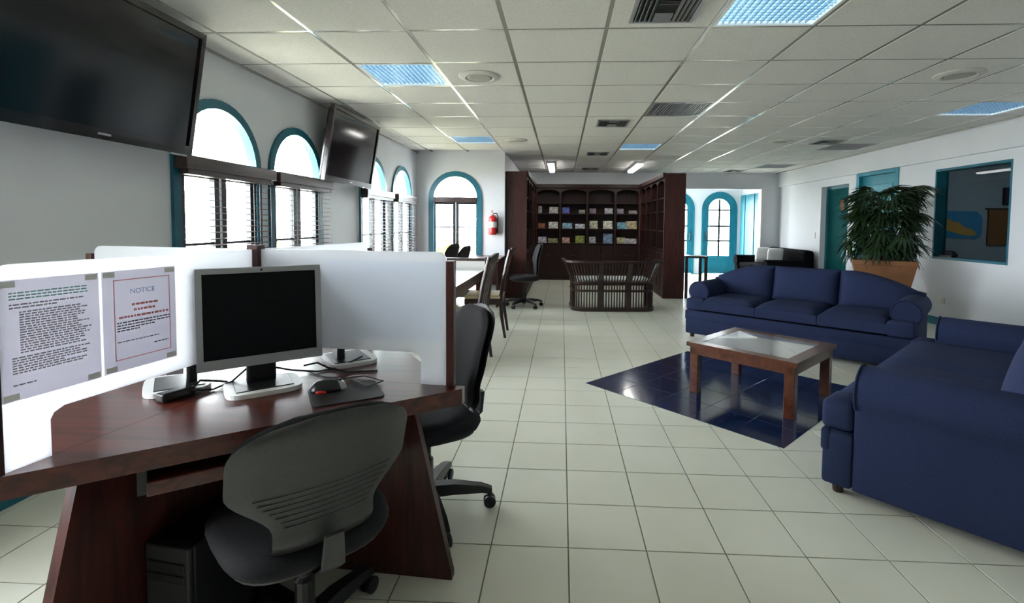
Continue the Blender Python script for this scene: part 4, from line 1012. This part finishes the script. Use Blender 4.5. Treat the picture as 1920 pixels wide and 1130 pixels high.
# ------------------------------------------------------------------ sofas
def sofa(label, x, y, rz, L_, n_seat, group='navy fabric sofas'):
    """front at local y = 0, faces -y"""
    t = thing('sofa', label, 'sofa', (x, y, 0), rz, group); F = 'navy_fabric'; D = .90; h = L_ / 2
    bm = bmesh.new(); rbox(bm, -h, h, .0, .128, .045, .305, r=.018, seg=2); rbox(bm, -h + .05, h - .05, .10, D - .01, .045, .305, r=.01, seg=2); base = obj('base', bm, F, t, smooth=40)
    bm = bmesh.new(); rbox(bm, -h - .004, h + .004, -.006, .035, .205, .308, r=.012, seg=2); obj('front_band', bm, F, base, smooth=40)
    for sx in (-h + .06, h - .06):
        for yy in (.06, D - .06): obj('foot', TB([(sx, yy, 0), (sx, yy, .05)], [.022, .028], 10), 'dark_wood', t)
    aw, ay = .20, .13     # arm width, set back behind the T-shaped cushions
    for s in (-1, 1):
        # arm profile in x-z: upright panel with a roll on top leaning outwards
        cx, cz, r = s * (h - .092), .505, .118
        prof = [(s * (h - aw + .03), .05)] + [(cx - s * r * math.cos(a), cz + r * math.sin(a)) for a in [R_(-20 + 10 * k) for k in range(25)]] + [(s * (h - .004), .36), (s * (h - .002), .05)]
        bm = bmesh.new(); rings = []
        for yy, sc_ in ((ay, .90), (ay + .012, .97), (ay + .03, 1.0), (D - .02, 1.0), (D, .94)):
            rings.append([(cx + (px - cx) * sc_, yy, cz + (pz - cz) * (sc_ if pz > .37 else 1)) for px, pz in prof])
        loft(bm, rings); a_ = obj('arm', bm, F, t, smooth=45)
        pts = [(cx + (px - cx) * .99, ay + .004, cz + (pz - cz) * .99) for px, pz in prof[1:-2]]
        obj('piping', TB(pts, .005, 6), F, a_)
    # camel back
    def ztop(xx): return .80 - .165 * min(1, max(0, (abs(xx) - h * .42) / (h * .52))) ** 1.7
    N_ = 30; pts = [(-h + .02, .30)] + [(-h + .02 + (2 * h - .04) * k / N_, ztop(-h + .02 + (2 * h - .04) * k / N_) - .01) for k in range(N_ + 1)] + [(h - .02, .30)]
    bm = bmesh.new(); rings = []
    for yy, ins in ((.70, .012), (.715, 0), (.86, 0), (.885, .02)): rings.append([(px * (1 - ins), yy + (pz - .3) * .10, pz - (ins * .8 if pz > .31 else 0)) for px, pz in pts])
    loft(bm, rings); obj('back_frame', bm, F, t, smooth=45)
    inn = h - aw + .015
    def puffy(x0, x1, y0, y1, z0, z1, puff, nx=12, ny=10, notch=None, top=None):
        """cushion with a domed upper face and rounded edges; y runs front to back"""
        bm = bmesh.new(); T, Bt = [], []
        for j in range(ny + 1):
            v = j / ny; rt_, rb_ = [], []
            for i in range(nx + 1):
                u = i / nx; e = max(abs(2 * u - 1), abs(2 * v - 1)); k = (1 - abs(2 * u - 1) ** 5) * (1 - abs(2 * v - 1) ** 5)
                X = x0 + (x1 - x0) * u; Y = y0 + (y1 - y0) * v
                zt = z1 + puff * k - .035 * max(0, (e - .82) / .18) ** 2
                zb_ = z0 + .02 * max(0, (e - .82) / .18) ** 2
                rt_.append(bm.verts.new((X, Y, zt))); rb_.append(bm.verts.new((X, Y, zb_)))
            T.append(rt_); Bt.append(rb_)
        for j in range(ny):
            for i in range(nx):
                bm.faces.new((T[j][i], T[j][i + 1], T[j + 1][i + 1], T[j + 1][i])); bm.faces.new((Bt[j][i], Bt[j + 1][i], Bt[j + 1][i + 1], Bt[j][i + 1]))
        for j in range(ny):
            bm.faces.new((T[j][0], T[j + 1][0], Bt[j + 1][0], Bt[j][0])); bm.faces.new((T[j][nx], Bt[j][nx], Bt[j + 1][nx], T[j + 1][nx]))
        for i in range(nx):
            bm.faces.new((T[0][i], Bt[0][i], Bt[0][i + 1], T[0][i + 1])); bm.faces.new((T[ny][i], T[ny][i + 1], Bt[ny][i + 1], Bt[ny][i]))
        return bm
    for k in range(n_seat):
        x0, x1 = -inn + 2 * inn * k / n_seat + .003, -inn + 2 * inn * (k + 1) / n_seat - .003
        o = obj('seat_cushion', puffy(x0, x1, -.012, .70, .309, .452, .018), F, t, smooth=50)
        if k in (0, n_seat - 1):      # ear of the T-cushion in front of the arm
            e0, e1 = (-h + .006, x0 + .03) if k == 0 else (x1 - .03, h - .006)
            bm = bmesh.new(); rbox(bm, e0, e1, -.012, ay - .004, .309, .448, r=.03, seg=3); obj('cushion_ear', bm, F, o, smooth=50)
    nb = n_seat
    for k in range(nb):
        x0, x1 = -h * .93 + 2 * h * .93 * k / nb + .003, -h * .93 + 2 * h * .93 * (k + 1) / nb - .003
        bm = bmesh.new(); nx, nz = 14, 12; Fr, Bk = [], []
        for j in range(nz + 1):
            v = j / nz; rf, rb_ = [], []
            for i in range(nx + 1):
                u = i / nx; X = x0 + (x1 - x0) * u; z0, z1 = .44, ztop(X) + .012
                Z = z0 + (z1 - z0) * v; e = max(abs(2 * u - 1), abs(2 * v - 1))
                pf = .055 * (1 - abs(2 * u - 1) ** 4) * (1 - abs(2 * v - 1) ** 3) - .03 * max(0, (e - .84) / .16) ** 2
                Yb = .70 + (Z - .3) * .10; Yf = Yb - .085 - pf + .05 * v - .02
                rf.append(bm.verts.new((X, Yf, Z))); rb_.append(bm.verts.new((X, Yb + .01, Z - .012 * v)))
            Fr.append(rf); Bk.append(rb_)
        for j in range(nz):
            for i in range(nx):
                bm.faces.new((Fr[j][i], Fr[j][i + 1], Fr[j + 1][i + 1], Fr[j + 1][i])); bm.faces.new((Bk[j][i], Bk[j + 1][i], Bk[j + 1][i + 1], Bk[j][i + 1]))
            bm.faces.new((Fr[j][0], Fr[j + 1][0], Bk[j + 1][0], Bk[j][0])); bm.faces.new((Fr[j][nx], Bk[j][nx], Bk[j + 1][nx], Fr[j + 1][nx]))
        for i in range(nx):
            bm.faces.new((Fr[0][i], Bk[0][i], Bk[0][i + 1], Fr[0][i + 1])); bm.faces.new((Fr[nz][i], Fr[nz][i + 1], Bk[nz][i + 1], Bk[nz][i]))
        obj('back_cushion', bm, F, t, smooth=50)
    return t
sofa('navy blue three-seat camelback sofa behind the coffee table', 2.2176, 4.9645, R_(-40.4), 2.10, 3)
sofa('navy blue two-seat sofa with rolled arm in the near corner', 1.985, 3.106, R_(-135), 2.06, 2)

# ------------------------------------------------------------------ coffee table
t = thing('coffee_table', 'square reddish wood coffee table with a glass top on the blue tiles', 'coffee table', (1.515, 3.757, .0018), R_(45.5)); h = .395
bm = bmesh.new(); prism(bm, rect(-h, h, -h, h), .355, .385, onZ, [rect(-h + .085, h - .085, -h + .085, h - .085)]); obj('top_frame', bm, 'table_wood', t)
obj('glass_top', B(-h + .0855, h - .0855, -h + .0855, h - .0855, .372, .3835), 'table_glass_glare', t)
q = h - .02
for x0, x1, y0, y1 in ((-q, q, -q, -q + .03), (-q, q, q - .03, q), (-q, -q + .03, -q + .03, q - .03), (q - .03, q, -q + .03, q - .03)): obj('apron', B(x0, x1, y0, y1, .295, .354), 'table_wood', t)
for x in (-1, 1):
    for y in (-1, 1): obj('leg', RB(min(x * q, x * (q - .065)), max(x * q, x * (q - .065)), min(y * q, y * (q - .065)), max(y * q, y * (q - .065)), 0, .356, r=.003), 'table_wood', t)

# ------------------------------------------------------------------ potted palm
PX, PY = 4.12, 6.52
t = thing('potted_palm', 'bushy dark green palm in a square terracotta planter against the right wall', 'potted plant', (PX, PY, 0))
Mp = Matrix.Rotation(R_(62), 4, 'Z')
bm = bmesh.new(); rings = []
for hw_, z in ((.18, 0), (.325, .79), (.335, .795), (.335, .85), (.30, .85), (.29, .79)): rings.append([Mp @ Vector((sx * hw_, sy * hw_, z)) for sx, sy in ((-1, -1), (1, -1), (1, 1), (-1, 1))])
loft(bm, rings); obj('planter', bm, 'terracotta', t)
bm = bmesh.new(); box(bm, -.295, .295, -.295, .295, .775, .80, Mp); obj('soil', bm, 'soil', t)
rnd = random.Random(11)
def frond_mesh(seed):
    r = random.Random(seed); bm = bmesh.new()
    tube(bm, [(0, 0, 0), (.0, .06, .05), (0, .13, .075)], [.004, .0035, .003], 5)
    n = r.randint(8, 10)
    for k in range(n):
        a = R_(-78 + 156 * k / (n - 1) + r.uniform(-6, 6)); L_ = r.uniform(.19, .27); w_ = r.uniform(.014, .019)
        dx, dy = math.sin(a), math.cos(a); prev = None
        for j in range(6):
            s = j / 5; ww = w_ * math.sin(PI * (.12 + .86 * s)) ** .8 * (1 if j < 5 else .1)
            p = Vector((dx * L_ * s, .13 + dy * L_ * s * .95, .075 + .03 * s - .20 * s * s * (L_ / .23)))
            nx, ny = dy, -dx
            cur = (bm.verts.new(p + Vector((nx * ww, ny * ww, -.004))), bm.verts.new(p + Vector((0, 0, .004))), bm.verts.new(p - Vector((nx * ww, ny * ww, .004))))
            if prev:
                bm.faces.new((prev[0], prev[1], cur[1], cur[0])); bm.faces.new((prev[1], prev[2], cur[2], cur[1]))
            prev = cur
    return bm
kinds = [obj('frond', frond_mesh(s), 'palm_leaf', t, smooth=True) for s in range(5)]
for k in range(14):
    a = rnd.uniform(0, 2 * PI); r0, r1 = rnd.uniform(.02, .2), rnd.uniform(.08, .36)
    obj('stem', TB([(r0 * math.cos(a), r0 * math.sin(a), .79), ((r0 + r1) / 2 * math.cos(a), (r0 + r1) / 2 * math.sin(a), 1.1), (r1 * math.cos(a + .2), r1 * math.sin(a + .2), rnd.uniform(1.35, 1.62))], [.012, .01, .007], 6), 'palm_stem', t)
for k in range(175):
    a = rnd.uniform(0, 2 * PI); z = rnd.uniform(.90, 1.66); rr = (.23 if z > .95 else .18) * rnd.uniform(.15, 1.0) ** .5
    loc = (rr * math.cos(a), rr * math.sin(a), z); rot = (R_(rnd.uniform(-5, 45) if z > 1.2 else rnd.uniform(-25, 25)), R_(rnd.uniform(-15, 15)), a - PI / 2 + rnd.uniform(-.6, .6))
    sc_ = rnd.uniform(.72, 1.0)
    if k < 5: o = kinds[k]; o.location = loc; o.rotation_euler = rot; o.scale = (sc_,) * 3
    else: again(kinds[k % 5], t, loc, rot, (sc_,) * 3)

# ------------------------------------------------------------------ far furniture near the entrance hall
t = thing('black_sofa', 'small black sofa with white cushions near the entrance hall', 'sofa', (4.30, 10.40, 0), R_(-90))
# local: faces -y (towards -x in the room), x runs from far (-) to near (+)
obj('base', RB(-.72, .72, -.36, .42, .10, .36, r=.03), 'black_leather', t)
for sx in (-1, 1):
    bm = bmesh.new(); rbox(bm, sx * .80 - .11, sx * .80 + .11, -.40, .42, .08, .50, r=.03); tube(bm, [(sx * .80, -.41, .50), (sx * .80, .42, .50)], .115, 16); obj('arm', bm, 'black_leather', t, smooth=40)
bm = bmesh.new(); rbox(bm, -.86, .86, .30, .50, .12, .80, r=.07, seg=3); obj('back', bm, 'black_leather', t, smooth=40)
for sx in (-.35, .35): obj('seat_cushion', RB(sx - .335, sx + .335, -.38, .30, .36, .47, r=.04, seg=3), 'black_leather', t)
for sx in (-.8, .8):
    for yy in (-.33, .36): obj('foot', TB([(sx, yy, 0), (sx, yy, .1)], .025, 8), 'black_plastic', t)
def throw_cushion(label, x, y, rz, lean):
    bm = bmesh.new(); n = 10; A_, C_ = [], []
    for j in range(n + 1):
        for arr, s in ((A_, 1), (C_, -1)):
            arr.append([])
            for i in range(n + 1):
                u, v = 2 * i / n - 1, 2 * j / n - 1; pinch = 1 - .06 * (u * u * v * v)
                th_ = .065 * (max(0, (1 - u ** 4) * (1 - v ** 4))) ** .6
                arr[-1].append(bm.verts.new((u * .155 * pinch, s * th_, .17 + v * .17 * pinch)))
    for arr in (A_, C_):
        for j in range(n):
            for i in range(n): bm.faces.new((arr[j][i], arr[j][i + 1], arr[j + 1][i + 1], arr[j + 1][i]))
    bmesh.ops.remove_doubles(bm, verts=bm.verts[:], dist=.0005)
    o = obj('throw_cushion', bm, 'white_cushion', None, smooth=True); o.location = (x, y, .475); o.rotation_euler = (R_(lean), 0, rz)
    tag(o, label, 'cushion', 'white cushions on the black sofa')
throw_cushion('white cushion on the black sofa, the one farther from the green door', 4.30, 10.76, R_(-38), -14)
throw_cushion('white cushion on the black sofa, the one nearer the green door', 4.40, 10.38, R_(-38), -14)
t = thing('side_table', 'slim dark wood side table beside the tall bookcase end', 'side table', (2.32, 8.75, 0))
obj('tabletop', RB(-.19, .19, -.2, .2, .70, .735, r=.004), 'dark_wood', t)
for x in (-.165, .165):
    for y in (-.175, .175): obj('leg', RB(x - .022, x + .022, y - .022, y + .022, 0, .70, r=.003), 'dark_wood', t)
